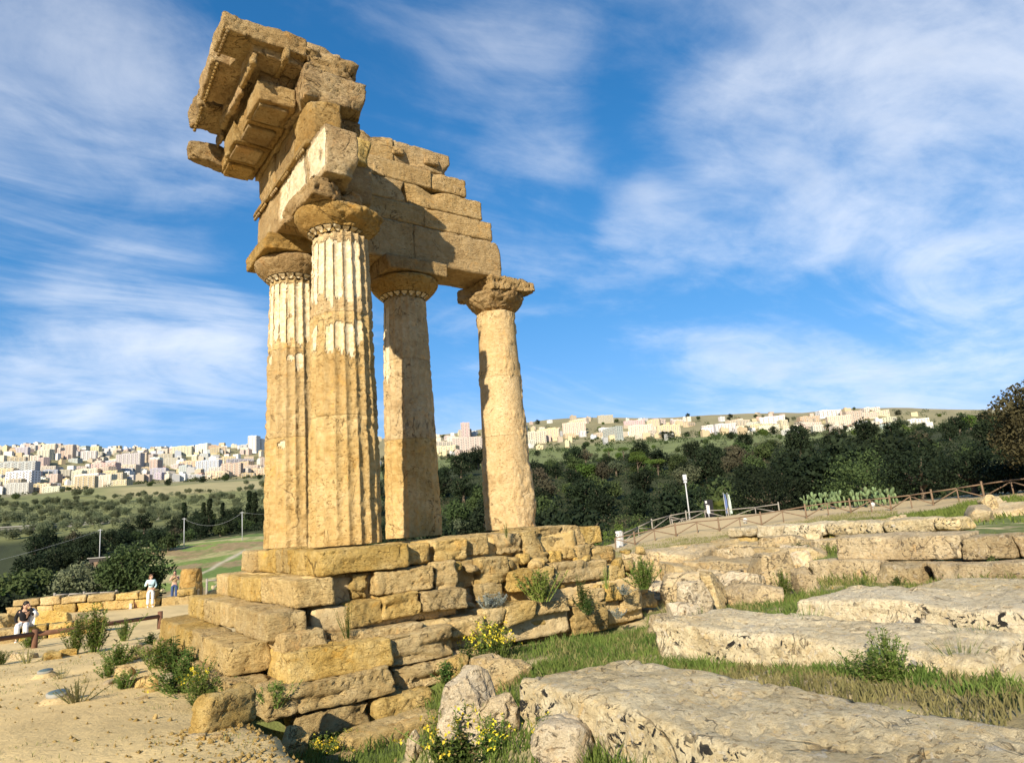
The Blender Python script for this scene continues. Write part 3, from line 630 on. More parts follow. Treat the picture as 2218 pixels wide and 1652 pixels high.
def far_h(X, Y):
    dx = X-CAMP[0]; dy = Y-CAMP[1]; r = np.maximum(np.hypot(dx, dy), 12.0)
    fx = dx*math.cos(YAW)+dy*math.sin(YAW); rx = dx*math.sin(YAW)-dy*math.cos(YAW)
    az = np.arctan2(rx, fx); px = PW/2+FPX*np.tan(np.clip(az, -1.25, 1.25)); px = np.clip(px, COLX[0], COLX[-1]-1e-3)
    lr = np.log(np.clip(r, RT[0], RT[-1]*.999)); LR = np.log(RT)
    i = np.clip(np.searchsorted(LR, lr, 'right')-1, 0, len(RT)-2); t = (lr-LR[i])/(LR[i+1]-LR[i])
    j = np.clip(np.searchsorted(COLX, px, 'right')-1, 0, len(COLX)-2); s = cmono((px-COLX[j])/(COLX[j+1]-COLX[j]))
    a = TB[i, j]*(1-s)+TB[i, j+1]*s; b = TB[i+1, j]*(1-s)+TB[i+1, j+1]*s
    return a*(1-t)+b*t, r, px
def gz(X, Y):
    X = np.atleast_1d(np.asarray(X, float)); Y = np.atleast_1d(np.asarray(Y, float)); sh = X.shape; X = X.ravel(); Y = Y.ravel()
    fh, r, px = far_h(X, Y); nh = np.zeros_like(fh); nr = r < 34
    nh[nr] = near_h(X[nr], Y[nr])
    k = sstep(20, 33, r); z = nh*(1-k)+fh*k; z = np.where(nr, z, fh)
    P = np.stack([X, Y, X*0], 1)
    edge = X+.10*pn(P*1.7+3)+.05*pn(P*5)
    ditch = sstep(-2.25, -2.02, edge)*(1-sstep(-1.7, -.7, X)*sstep(-3.2, -4.6, Y))*(1-sstep(-.2, 1.0, X))*sstep(-1.0, -1.5, Y)*sstep(-11, -8, Y)
    z = z-.50*ditch
    z = z+np.where(r < 60, .035*fbm(P*.9+2, 3)+.012*fbm(P*4.0, 2), 0)+np.where(r > 90, np.minimum(r*.004, 6)*fbm(P*.012+5, 4)*sstep(90, 200, r), 0)
    return z.reshape(sh)
def gz1(x, y): return float(gz(x, y)[0])
def pix_ground(px, py, tmin=3.0, tmax=3000.0):
    """first point of the terrain met along a line of sight"""
    d = ray(px, py); ts = np.exp(np.linspace(math.log(tmin), math.log(tmax), 900)); P = CAMP+d*ts[:, None]
    below = P[:, 2] < gz(P[:, 0], P[:, 1]); i = int(np.argmax(below)) if below.any() else -1
    return P[i] if i > 0 else P[0]
def at_dist(px, dist):
    """point of the ground in the bearing of image column px (on the horizon), dist metres away"""
    az = math.atan((px-PW/2)/FPX); d = np.array([math.cos(YAW-az), math.sin(YAW-az)]); p = CAMP[:2]+d*dist
    return float(p[0]), float(p[1]), gz1(p[0], p[1])
def graded(lo, hi, fine, far, g=1.075):
    m = np.arange(lo, hi+1e-6, fine); a = [hi]; s = fine
    while a[-1] < far: s *= g; a.append(a[-1]+s)
    b = [lo]; s = fine
    while b[-1] > -far: s *= g; b.append(b[-1]-s)
    return np.concatenate([b[1:][::-1], m, a[1:]])
def ground_colour(X, Y, r, px):
    P = np.stack([X, Y, X*0], 1)
    n1 = fbm(P*.35, 4); n2 = fbm(P*1.6+9, 3); n3 = fbm(P*.05+3, 4)
    dirt = np.array([.66, .495, .24])[None]*(1+.36*n1[:, None]+.22*n2[:, None])
    pale = np.array([.56, .46, .265])[None]*(1+.18*n1[:, None])
    gras = np.array([.105, .145, .035])[None]*(1+.35*n2[:, None])
    soil = np.array([.20, .165, .085])[None]*(1+.2*n2[:, None])
    C = dirt.copy()
    def mixin(w, c): return C*(1-w[:, None])+c*w[:, None]
    right = sstep(-.35, .1, (X*.81-Y*.58)-1.9+.35*n2)*(r < 200)
    inside = sstep(-2.15, -1.95, X)*sstep(-.9, -1.3, Y)           # trench and floor of the ruin
    right = np.maximum(right*sstep(0, 2, X+.5), inside*(r < 60))
    C = mixin(right*.9, pale)
    C = mixin(np.clip(right*sstep(-.02, .22, n1*.7+n2*.5+.06)*sstep(60, 30, r), 0, 1)*.85, soil)
    gm = right*sstep(.02, .22, n2*.6-n1*.5+.05+.18*inside*sstep(-4.5, -3.5, Y))*sstep(40, 25, r)
    C = mixin(np.clip(gm, 0, 1)*.9, gras)
    # rough grass bank and path on the right
    bank = sstep(1560, 1750, px)*sstep(24, 28, r)*sstep(52, 47, r+.004*(2218-px)*-1)*(px > 1400)
    C = mixin(bank*.9, gras*1.15)
    path = sstep(44, 48, r)*(px > 1250)*sstep(95, 80, r)*(1-bank)
    C = mixin(path*.95, np.array([[.50, .385, .215]])*(1+.12*n2[:, None]))
    # valley
    scrub = np.array([[.042, .050, .020]])*(1+.5*n3[:, None]+.3*n1[:, None])
    C = mixin(sstep(80, 100, r)*(px > 700)*1.0, scrub)
    C = mixin(sstep(50, 60, r)*(px <= 700)*1.0, scrub*1.2)
    # fields on the left slope
    st = np.sin(r*.16+n3*6+px*.004); fl = sstep(240, 420, px+60*n3)*(px < 720)
    fw = sstep(95, 110, r)*sstep(215, 200, r)*fl
    C = mixin(fw, np.where(st[:, None] > .25, np.array([[.27, .21, .10]]), np.where(st[:, None] > -.45, np.array([[.15, .19, .055]]), np.array([[.33, .30, .14]])))*(1+.25*n1[:, None]))
    lf = px < 760
    C = mixin(sstep(330, 350, r)*lf*1.0, np.array([[.20, .21, .085]])*(1+.5*n3[:, None]))
    dry = sstep(600, 640, r+25*n3)*sstep(880, 840, r)*sstep(170, 290, px)*sstep(600, 560, px)
    C = mixin(dry, np.array([[.38, .33, .17]])*(1+.22*n3[:, None]))
    C = mixin(sstep(880, 950, r)*lf*1.0, np.array([[.24, .22, .12]])*(1+.5*n3[:, None]))
    rf = px >= 760
    C = mixin(sstep(360, 440, r)*rf*1.0, np.array([[.16, .185, .07]])*(1+.6*n3[:, None]))
    C = mixin(sstep(1150, 1300, r)*rf*1.0, np.array([[.25, .225, .125]])*(1+.5*n3[:, None]))
    C = mixin(sstep(1850, 2100, r)*rf*1.0, np.array([[.30, .26, .15]])*(1+.35*n3[:, None]))
    return np.clip(C, .01, .8)
def build_ground():
    gx = graded(-9, 17, .12, 8500, 1.055); gy = graded(-10.5, 10, .12, 8500, 1.055)
    Xg, Yg = np.meshgrid(gx, gy, indexing='ij'); X = Xg.ravel(); Y = Yg.ravel()
    Z = gz(X, Y); _, r, px = far_h(X, Y)
    C = ground_colour(X, Y, r, px)
    nx, ny = len(gx), len(gy); i, j = np.meshgrid(np.arange(nx-1), np.arange(ny-1), indexing='ij'); i = i.ravel(); j = j.ravel()
    F = np.stack([i*ny+j, (i+1)*ny+j, (i+1)*ny+j+1, i*ny+j+1], 1)
    t = NT('earth'); v = t.coord(False)
    c = t.attr('tone').outputs['Color']
    n1 = t.noise(v, 2.2, 8, .65); n2 = t.noise(v, 22, 6, .7)
    c = t.mix(t.rng(n2, .40, .75, 0., .4), c, t.mix(1.0, c, (.78, .72, .62), 'MULTIPLY'))
    c = t.mix(t.rng(n1, .55, .75, 0., .4), c, t.mix(1.0, c, (1.25, 1.22, 1.18), 'MULTIPLY'))
    nb = t.noise(v, .05, 6, .7)
    c = t.mix(t.rng(nb, .46, .66, 0., .25), c, t.mix(1.0, c, (.72, .76, .68), 'MULTIPLY'))
    peb = t.vor(v, 9); c = t.mix(t.math('MULTIPLY', t.rng(peb, .16, .10), t.rng(n1, .5, .58, 0., .6)), c, (.55, .46, .30))
    h = t.math('ADD', t.math('MULTIPLY', n2, .4), t.math('MULTIPLY', t.noise(v, 6, 8, .65), .8))
    nrm = t.bump(h, .7, .06)
    m = t.done(c, nrm, .97)
    me = mesh_from('ground', np.stack([X, Y, Z], 1), F, m, True, {'tone': C})
    o = add('ground', me); o['kind'] = 'structure'; o['label'] = 'bare ochre earth falling away to fields, wooded valley and hills'
build_ground()

# ------------------------------------------------------------------ foundation strips and fallen stones on the right
def slab_form(P):
    return P
RG = 'foundation strips of the temple floor'
SL = dict(cell=.06, maxn=70, amp=.026, warp=.045, jit=.04, chips=4, r=.06, strata=.02)
o = stone('foundation_slab', (-.66, .62), (-8.9, -5.22), (-1.78, -1.17), None, LIME, **{**SL, 'cell': .05}); tag(o, 'longest pale limestone slab, its edge spotted with black lichen, beside a round pale boulder', 'stone slab')
o = stone('foundation_slab', (-.55, .95), (-11.5, -8.93), (-1.75, -1.13), None, LIME, **SL); tag(o, 'broad weathered limestone slab with a yellow-flowered weed at its edge', 'stone slab')
o = stone('foundation_slab', (2.0, 3.25), (-7.75, -4.3), (-1.62, -1.12), None, LIME, **{**SL, 'r': .09}); tag(o, 'weathered limestone slab with rounded end between grass tufts', 'stone slab')
o = stone('foundation_slab', (3.55, 4.9), (-9.6, -5.15), (-1.55, -1.0), None, LIME, **{**SL, 'r': .08}); tag(o, 'grey limestone slab with a ragged, pitted edge below the big block wall', 'stone slab')
o = stone('foundation_slab', (5.2, 6.6), (-9.5, -5.6), (-1.5, -1.03), None, LIME, **SL); tag(o, 'flat worn limestone slab right under the big block wall', 'stone slab')
o = stone('foundation_slab', (1.05, 1.75), (-7.2, -6.0), (-1.6, -1.32), None, LIME, **SL); tag(o, 'low pale slab nearly sunk in brown soil', 'stone slab')
bw = thing('block_wall', 'two-course wall of big pale limestone blocks among the ruins', 'ruined wall', (9, -4, -1.4))
def wb(x, y, z, mat=LIMEB, **kw):
    o = stone('block', x, y, z, None, mat, **{**dict(cell=.06, maxn=36, r=.03, amp=.022, warp=.03, jit=.03, chips=3), **kw}); return o
def under(par, o):
    o.parent = par; o.location = Vector(o.location)-Vector(par.location); return o
for x, y, z in [((8.75, 9.7), (-5.05, -2.86), (-1.02, -.60)), ((8.72, 9.7), (-5.75, -5.07), (-1.02, -.63)), ((8.95, 9.8), (-6.05, -5.77), (-.98, -.62)), ((8.85, 9.8), (-8.9, -6.07), (-1.0, -.60)),
                ((8.35, 9.3), (-3.8, -2.45), (-1.45, -1.01)), ((8.15, 9.0), (-4.55, -3.78), (-1.52, -1.04)), ((8.25, 9.3), (-6.1, -4.62), (-1.52, -1.02)), ((8.55, 9.6), (-9.2, -6.15), (-1.5, -1.03))]:
    under(bw, wb(x, y, z))
lw = thing('foundation_wall', 'long low ruined wall with grey top course over yellow blocks near the grass bank', 'ruined wall', (13.6, 0, -1))
yy = 3.1
for i, L_ in enumerate((1.0, .85, 1.3, 1.5, 1.2, .55)):
    under(lw, wb((13.2, 14.2), (yy-L_, yy-.02), (-.80, -.50+.02*(i % 3)), LIME, r=.08, amp=.035)); under(lw, wb((13.32, 14.1), (yy-L_+.1, yy-.03), (-1.12, -.80), SAND)); yy -= L_
rb = thing('rubble_wall', 'tumbled remains of a wall of rough pale blocks between the stepped base and block wall', 'ruined wall', (9.5, 1.6, -1.5))
for x, y, z, a in [((8.4, 9.6), (.6, 2.6), (-1.25, -.82), .25), ((9.6, 10.6), (-.8, .5), (-1.2, -.85), .1), ((10.6, 11.6), (-.9, 1.2), (-1.15, -.85), 0), ((8.2, 9.1), (-1.0, .5), (-1.5, -1.0), .3), ((7.6, 8.4), (.8, 1.9), (-1.7, -1.1), -.2), ((10.2, 11.5), (1.3, 2.8), (-1.2, -.8), .1), ((11.6, 12.4), (-2.2, 1.5), (-1.15, -.86), 0), ((10.9, 11.8), (-3.6, -1.0), (-1.1, -.8), .05)]:
    under(rb, stone('block', x, y, z, None, LIMEB, rz=a, cell=.07, r=.05, amp=.035, warp=.06, jit=.07, chips=4))
Rq = np.random.default_rng(91)
for i in range(46):
    x = Rq.uniform(6.6, 12.8); y = Rq.uniform(-3.2, 4.6)
    if x > 8.0 and y < -2.2: continue
    sx, sy, sz = Rq.uniform(.35, 1.1), Rq.uniform(.4, 1.2), Rq.uniform(.18, .36); z = gz1(x, y)
    under(rb, stone('block', (x-sx/2, x+sx/2), (y-sy/2, y+sy/2), (z-.12, z+sz-.1), None, LIMEB if i % 3 else ROCK, rz=float(Rq.uniform(-.4, .4)), cell=.06, r=.03, amp=.03, warp=.04, jit=.06, chips=3, form=facets(5, 700+i, .65, 1.0)))
# single boulders and blocks (x, y, size x y z, yaw, tilt, material, label, mesh roundness)
def boulder(c, s, rz, tilt, mat, label, r=.12, cat='boulder', sink=.12, name='boulder', **kw):
    kk = dict(cell=max(.025, max(s)/26), maxn=30, r=min(r, .45*min(s)), amp=.03, warp=.10, jit=.10*min(s), chips=5); kk.update(kw)
    _seed[0] += 1
    ff = kk.pop('form', None); kk['warp'] *= .5; nf = kk.pop('nf', 9)
    P, Q, n = stone_geo(s, seed=_seed[0], **kk)
    if ff is not None: P = ff(P)
    if nf: P = facets(nf, _seed[0]+7)(P)
    o = add(name, mesh_from(name, P, Q, mat), None, (c[0], c[1], gz1(c[0], c[1])+s[2]*(.5-sink) if len(c) < 3 else c[2]), (tilt, 0, rz))
    return tag(o, label, cat)
def spike(P):
    t = np.clip((P[:, 2]+.55)/1.1, 0, 1); P = P.copy(); k = 1-.74*t**1.1; P[:, 0] = P[:, 0]*k-.16*t; P[:, 1] *= k; return P
boulder((-2.40, -2.80, gz1(-2.6, -2.9)+.15), (.58, .28, .36), .42, .10, SAND, 'squared ochre block lying tilted at the edge of the trench', r=.06, cat='stone block', name='fallen_block', nf=0, warp=.04, jit=.03, chips=2, amp=.018)
boulder((-1.55, -2.25), (.36, .3, .38), .2, .3, SAND, 'small ochre stone propped under the foundation beds', r=.1)
boulder((-1.25, -2.75), (.36, .25, .12), .1, .0, SAND, 'flat little stone lying in the trench grass')
boulder((.10, -3.05), (.34, .24, .18), .3, .0, SAND, 'small orange stone on the trench grass', r=.09)
boulder((1.05, -2.25), (.42, .5, .26), .5, .3, LIMEB, 'grey flat stone tilted below the layered foundation beds')
boulder((.85, -2.9), (.7, .7, .40), .2, .2, SAND, 'low dusty stone behind the tall pointed boulder', sink=.4)
boulder((.75, -1.85), (.45, .4, .34), .2, .1, SAND, 'rough orange lump beside dark green leaves under the steps')
for i, (px, py, d, s, lab) in enumerate([
  (1505, 1290, 10.6, (.55, .55, .75), 'upright pale block at the end of the rubble beside the stepped base'), (1540, 1270, 11.2, (.55, .5, .75), 'pale block leaning on the upright block in the rubble'),
  (1640, 1275, 11.2, (1.3, .7, .50), 'long low pale block behind the tall grass tufts'), (1600, 1225, 12.6, (.8, .7, .55), 'sloping pale stone with broken top in the rubble'),
  (1665, 1210, 13, (1.1, .8, .75), 'large pointed pale stone in the middle of the rubble'), (1740, 1240, 11.6, (.65, .5, .55), 'whitish squared stone next to the big block wall'),
  (1735, 1195, 13.6, (.5, .5, .5), 'triangular pale stone above the whitish squared stone'), (1560, 1250, 12.2, (.9, .6, .4), 'grey flat-topped stone bridging two rubble blocks'),
  (1480, 1235, 13.5, (1.0, .7, .6), 'grey weathered stone with white crust in the rubble'), (1590, 1190, 15.5, (1.4, .8, .5), 'brownish long stone behind the rubble'),
  (1470, 1190, 15, (1.3, .9, .5), 'pale split stone at the back of the rubble'), (1690, 1178, 16.5, (1.2, .8, .45), 'speckled grey stone behind the rubble'),
  (1480, 1320, 9.8, (.5, .45, .45), 'small ochre stone at the foot of the rubble'), (1440, 1280, 10.5, (.55, .45, .30), 'flat ochre stone at the corner of the stepped base')]):
    p = CAMP+ray(px, py)*d; boulder((p[0], p[1]), s, i*.7, .05*(i % 3), LIMEB if i % 3 else ROCK, lab, r=.06, cat='stone', sink=.1)
for i, (px, py, d, s, lab) in enumerate([(2140, 1092, 25, (.75, .6, .75), 'upright grey stone crowned by another on the heap at the bank'), (2150, 1086, 25.6, (.8, .6, .45), 'topmost stone of the heap at the bank'), (2175, 1100, 25.5, (.7, .6, .5), 'round stone leaning on the upright grey stone'),
  (2200, 1118, 24.5, (2.2, 1.6, 1.1), 'largest grey boulder of the heap at the bank'), (2130, 1130, 23.5, (1.9, 1.0, .6), 'flat grey boulder at the foot of the heap'), (2110, 1108, 25.5, (.9, .6, .4), 'small stone on the left shoulder of the heap'),
  (1930, 1098, 29, (.9, .6, .40), 'cream stone in the grass bank'), (1948, 1094, 29.6, (.6, .5, .40), 'pinkish stone next to the cream stone in the grass bank'), (1905, 1101, 29, (.8, .5, .35), 'grey stone in the grass bank'), (1870, 1103, 29, (1.0, .5, .35), 'low wide stone at the end of the grass bank')]):
    p = CAMP+ray(px, py)*d; z = p[2]
    boulder((p[0], p[1]) if i not in (0, 1, 2, 3) else (p[0], p[1], z), s, i*.9, .05*(i % 3), LIMEB, lab, r=.2, cat='stone', sink=.12)

# ------------------------------------------------------------------ striped fields on the left slope
def field_sheet():
    npx, nr = 170, 120; PX = np.linspace(262, 740, npx); RR = np.linspace(96, 236, nr); A_, B_ = np.meshgrid(PX, RR, indexing='ij'); A_ = A_.ravel(); B_ = B_.ravel()
    az = np.arctan((A_-PW/2)/FPX); X = CAMP[0]+np.cos(YAW-az)*B_; Y = CAMP[1]+np.sin(YAW-az)*B_; P = np.stack([X, Y, 0*X], 1)
    n1 = fbm(P*.05, 4); n2 = fbm(P*.25+4, 3); n3 = fbm(P*.9+8, 2); u = B_*.115+n1*2.2+A_*.0025; k = u-np.floor(u); row = np.floor(u).astype(int)
    pal = np.array([[.17, .23, .06], [.36, .32, .15], [.30, .22, .115], [.21, .27, .07], [.42, .37, .18], [.13, .19, .05], [.27, .21, .11]]); C = pal[row % 7]
    C = C*(1+.35*n2[:, None]+.25*n3[:, None]); g = sstep(.05, .3, n2+.4*n1); C = C*(1-.6*g[:, None])+np.array([[.12, .17, .045]])*.6*g[:, None]
    tr = np.exp(-((B_-(150+.25*(A_-400)+12*n1))/2.2)**2)[:, None]*(A_ < 520)[:, None]; C = C*(1-tr)+np.array([[.46, .40, .29]])*tr
    ed = np.minimum(sstep(262, 300, A_+40*n1), sstep(236, 226, B_+10*n2))*sstep(96, 104, B_)
    Z = gz(X, Y)+.25*ed-.5*(1-ed)
    i, j = np.meshgrid(np.arange(npx-1), np.arange(nr-1), indexing='ij'); i = i.ravel(); j = j.ravel(); F = np.stack([i*nr+j, i*nr+j+1, (i+1)*nr+j+1, (i+1)*nr+j], 1)
    t = NT('field_soil'); v = t.coord(False); c = t.attr('tone').outputs['Color']; n = t.noise(v, .8, 6, .7); c = t.mix(t.rng(n, .4, .65, 0., .5), c, t.mix(1.0, c, (.62, .66, .6), 'MULTIPLY'))
    o = add('field', mesh_from('field', np.stack([X, Y, Z], 1), F, t.done(c, t.bump(n, .6, .3), .95), True, {'tone': np.clip(C, .02, .7)})); o['kind'] = 'structure'; o['label'] = 'striped green and straw fields below the cypresses'
field_sheet()
# ------------------------------------------------------------------ foliage kit
def leaf_mat(name, c0, c1, vary=.25, trans=.25, sat=1.0):
    t = NT(name); v = t.coord(); n = t.noise(v, 1.4, 4, .6); c = t.ramp(n, [(.3, c0), (.7, c1)])
    h = t.new('ShaderNodeHueSaturation'); t.link(c, h.inputs['Color']); t.link(t.rng(t.rand, 0, 1, 1-vary, 1+vary), h.inputs['Value'])
    rr = t.math('FRACT', t.math('MULTIPLY', t.rand, 5.7)); t.link(t.rng(rr, 0, 1, .485, .512), h.inputs['Hue'])
    t.done(h.outputs[0], None, .75)
    if trans:
        tr = t.new('ShaderNodeBsdfTranslucent'); t.link(h.outputs[0], tr.inputs[0]); ms = t.new('ShaderNodeMixShader'); ms.inputs[0].default_value = trans
        out = t.N['Material Output']; t.link(t.b.outputs[0], ms.inputs[1]); t.link(tr.outputs[0], ms.inputs[2]); t.link(ms.outputs[0], out.inputs[0])
    return t.m
def plain(name, c, rough=.8, metal=0, spec=.2):
    t = NT(name); v = t.coord(); n = t.noise(v, 8, 4); c2 = tuple(x*.72 for x in c); t.done(t.mix(t.rng(n, .35, .7), c, c2), None, rough)
    t.b.inputs['Metallic'].default_value = metal; t.b.inputs['Specular IOR Level'].default_value = spec; return t.m
BARK = plain('bark', (.13, .10, .07)); DARKL = leaf_mat('leaf_dark_shaded', (.009, .017, .008), (.026, .040, .017)); MIDL = leaf_mat('leaf_mid', (.030, .050, .017), (.078, .108, .036))  # DARKL foliage is coloured darker to carry the cloud shadow over the valley
OLIVE = leaf_mat('leaf_olive', (.075, .095, .048), (.16, .18, .10)); BRIGHT = leaf_mat('leaf_bright', (.055, .095, .018), (.10, .15, .03)); CYP = leaf_mat('leaf_cypress', (.010, .018, .008), (.024, .036, .014))
BROWNL = leaf_mat('leaf_brown', (.052, .047, .022), (.105, .088, .042)); GREYB = leaf_mat('leaf_greybrown', (.055, .050, .032), (.095, .085, .050)); YELB = leaf_mat('leaf_yellowgreen', (.12, .12, .02), (.22, .19, .03))
def leaves(centres, radii, per, size, R, flat=1.0, jitter=.35, out=.6):
    c = np.repeat(centres, per, axis=0); rr = np.repeat(radii, per)
    d = R.normal(size=c.shape); d /= np.linalg.norm(d, axis=1)[:, None]
    p = c+d*(rr*R.uniform(1-jitter, 1.05, len(c)))[:, None]*np.array([1, 1, flat])
    n = d*out+R.normal(size=d.shape)*(1-out); n /= np.linalg.norm(n, axis=1)[:, None]
    a = np.cross(n, R.normal(size=n.shape)); a /= np.linalg.norm(a, axis=1)[:, None]; b = np.cross(n, a)
    s = (size*R.uniform(.6, 1.3, len(c)))[:, None]
    V = np.stack([p-a*s*.5-b*s*.32, p+a*s*.5-b*s*.28, p+a*s*.42+b*s*.34, p-a*s*.46+b*s*.30], 1).reshape(-1, 3)
    F = np.arange(len(V)).reshape(-1, 4)
    return V, F
def tree_kit(name, h, w, mat, seed, nclump=34, per=46, leaf=.32, trunk=.28, flat=.8, base=.3, clr=.30, barkmat=None, shape='round', limbs=5):
    R = np.random.default_rng(seed)
    ch = h*(1-base); C = []; rad = []
    while len(C) < nclump:
        d = R.normal(size=3); d /= np.linalg.norm(d); k = R.uniform(.35, 1.0)**.6
        if shape == 'umbrella': p = np.array([d[0]*w*.5*k, d[1]*w*.5*k, h*(.82+.10*d[2])])
        elif shape == 'cone':
            t = R.uniform(0, 1)**1.2; p = np.array([d[0]*w*.42*(1-t), d[1]*w*.42*(1-t), h*(.06+.94*t)])
        else: p = np.array([d[0]*w*.40*k, d[1]*w*.40*k, h*base+ch*.48+d[2]*ch*.42*k])
        C.append(p); rad.append(w*clr*R.uniform(.45, .8)*(1 if shape != 'cone' else .55))
    V, F = leaves(np.array(C), np.array(rad), per, leaf, R, flat)
    crown = mesh_from(name+'_crown', V, F, mat, False)
    mb = MB(); th = h*(.45 if shape != 'umbrella' else .8)
    mb.tube([(0, 0, -.6), (0, 0, .05), (R.uniform(-.1, .1)*w*.2, R.uniform(-.1, .1)*w*.2, th*.6), (0, 0, th)], [trunk*1.5, trunk*1.2, trunk*.8, trunk*.4], 7)
    for q in range(limbs):
        c = C[int(R.integers(len(C)))]; z0 = th*R.uniform(.35, .9)
        mb.tube([(0, 0, z0), (c[0]*.5, c[1]*.5, (z0+c[2])/2), tuple(c)], [trunk*.5, trunk*.3, trunk*.1], 5)
    return crown, mb.mesh(name+'_trunk', barkmat or BARK)
KITS = {}
for nm, args in {
  'evergreen': dict(h=5.5, w=6.0, mat=DARKL, base=.12, nclump=38), 'evergreen_b': dict(h=6.5, w=5.5, mat=DARKL, base=.15, nclump=40), 'mid': dict(h=4.6, w=5.2, mat=MIDL, base=.12),
  'mid_b': dict(h=3.4, w=4.6, mat=MIDL, base=.08), 'olive': dict(h=4.2, w=4.8, mat=OLIVE, base=.2, leaf=.26), 'olive_b': dict(h=3.6, w=4.2, mat=OLIVE, base=.18, leaf=.26), 'pine': dict(h=8.5, w=7.5, mat=BRIGHT, shape='umbrella', flat=.55, clr=.26),
  'bright': dict(h=4.5, w=5.0, mat=BRIGHT, base=.15), 'cypress': dict(h=8.0, w=2.2, mat=CYP, shape='cone', nclump=90, per=40, leaf=.30, clr=.62), 'greybrown': dict(h=4.4, w=5.0, mat=GREYB, base=.12), 'yellow': dict(h=2.0, w=4.4, mat=YELB, base=.05, leaf=.25)}.items():
    KITS[nm] = tree_kit(nm, seed=hash(nm) % 1 + 40+len(KITS), **args)
def plant_tree(kit, name, x, y, s, label, group, parts=True, z=None, sz=1.0):
    z = gz1(x, y) if z is None else z
    cr, tr = KITS[kit]; rz = float(rng.uniform(0, 6.28))
    if parts:
        e = thing(name, label, 'tree', (x, y, z-.1), rz, group); e.scale = (s, s, s*sz)
        add('crown', cr, e); add('trunk', tr, e)
    else:
        e = add(name, cr, None, (x, y, z-.35*s), (0, 0, rz), (s, s, s*sz)); tag(e, label, 'tree', group)
    return e
TL = {'evergreen': ('evergreen_tree', 'dense dark evergreen tree in the wooded valley'), 'evergreen_b': ('evergreen_tree', 'dense dark evergreen tree in the wooded valley'), 'mid': ('leafy_tree', 'mid green bushy tree in the wooded valley'), 'mid_b': ('leafy_tree', 'mid green bushy tree in the wooded valley'),
      'olive': ('olive_tree', 'grey-green olive tree in the wooded valley'), 'olive_b': ('olive_tree', 'grey-green olive tree in the wooded valley'), 'greybrown': ('bare_tree', 'grey-brown half bare tree in the wooded valley'), 'bright': ('leafy_tree', 'fresh green tree in the wooded valley'), 'pine': ('pine_tree', 'umbrella pine with fresh green crown in the wooded valley'), 'yellow': ('yellow_shrub', 'yellow-green shrub in a clearing of the wooded valley')}
def scatter(n, pxr, rr, kinds, w, smin, smax, group, label=None, parts=True, mind=.8, seed=1, cond=None):
    R = np.random.default_rng(seed); pts = []; tries = 0
    while len(pts) < n and tries < n*40:
        tries += 1
        px = R.uniform(*pxr); r = math.exp(R.uniform(math.log(rr[0]), math.log(rr[1])))
        if cond and not cond(px, r): continue
        x, y, z = at_dist(px, r); s = R.uniform(smin, smax)
        if any((x-a)**2+(y-b)**2 < (mind*2.4*(s+c))**2 for a, b, c in pts): continue
        pts.append((x, y, s)); k = kinds[int(R.choice(len(kinds), p=np.array(w)/sum(w)))]
        nm, lb = TL.get(k, ('tree', 'tree'))
        plant_tree(k, nm, x, y, s, (label or lb), group if label else 'wooded valley, '+lb, parts, z, R.uniform(.85, 1.15))
    return pts
clearing = lambda px, r: not (1215 < px < 1420 and 90 < r < 165) and not (px < 1800 and r < 98) and not (px > 1990 and r < 150)
scatter(190, (925, 2330), (96, 345), ['evergreen', 'evergreen_b', 'mid', 'mid_b', 'olive', 'greybrown', 'bright'], [30, 22, 20, 8, 9, 8, 4], 1.0, 1.85, 'trees of the wooded valley', cond=clearing, mind=.46, seed=3)
scatter(34, (640, 930), (110, 345), ['evergreen', 'evergreen_b', 'mid', 'olive', 'greybrown'], [6, 4, 4, 2, 1], 1.0, 1.7, 'trees behind the columns', 'tree of the wooded valley behind the paired front columns', cond=lambda px, r: px > 760 or r > 240, mind=.5, seed=33)
scatter(9, (1225, 1410), (100, 150), ['yellow', 'mid_b', 'bright'], [6, 2, 2], .5, .8, 'shrubs of the clearing', seed=5, mind=.5)
scatter(10, (1300, 1420), (250, 345), ['pine'], [1], .7, .95, 'umbrella pines', seed=6, mind=.5)
scatter(34, (-60, 330), (62, 150), ['evergreen', 'mid', 'mid_b', 'olive', 'olive_b', 'bright'], [8, 5, 3, 5, 2, 2], .6, .95, 'trees below the low wall', 'tree on the slope below the low wall', seed=8, mind=.55, cond=lambda px, r: px < 210 or r < 85)
scatter(30, (60, 400), (170, 300), ['evergreen', 'evergreen_b', 'mid', 'greybrown'], [6, 4, 3, 2], .8, 1.25, 'trees along the field edge', 'dark tree along the edge of the striped fields', seed=9, mind=.5)
scatter(26, (395, 600), (235, 330), ['evergreen', 'evergreen_b', 'mid', 'olive'], [6, 4, 2, 1], .8, 1.2, 'trees around the cypresses', 'dark tree standing among the cypresses', seed=10, mind=.5)
scatter(190, (-80, 590), (345, 640), ['olive', 'olive_b'], [1, 1], .9, 1.35, 'olive grove on the far slope', 'small grey-green olive tree of the grove on the far slope', parts=False, seed=11, mind=.5)
scatter(20, (-20, 600), (620, 1000), ['mid', 'evergreen', 'olive'], [2, 2, 2], 1.2, 2.0, 'trees on the dry hill', 'dark clump of trees on the dry hill under the town', parts=False, seed=12, mind=.6, cond=lambda px, r: px < 190 or px > 490 or r > 870)
scatter(150, (930, 2330), (380, 900), ['mid', 'olive', 'bright', 'evergreen', 'greybrown'], [5, 5, 3, 4, 1], .9, 1.7, 'trees of the far green slope', 'distant tree on the sunlit green slope under the town', parts=False, seed=13, mind=.55)
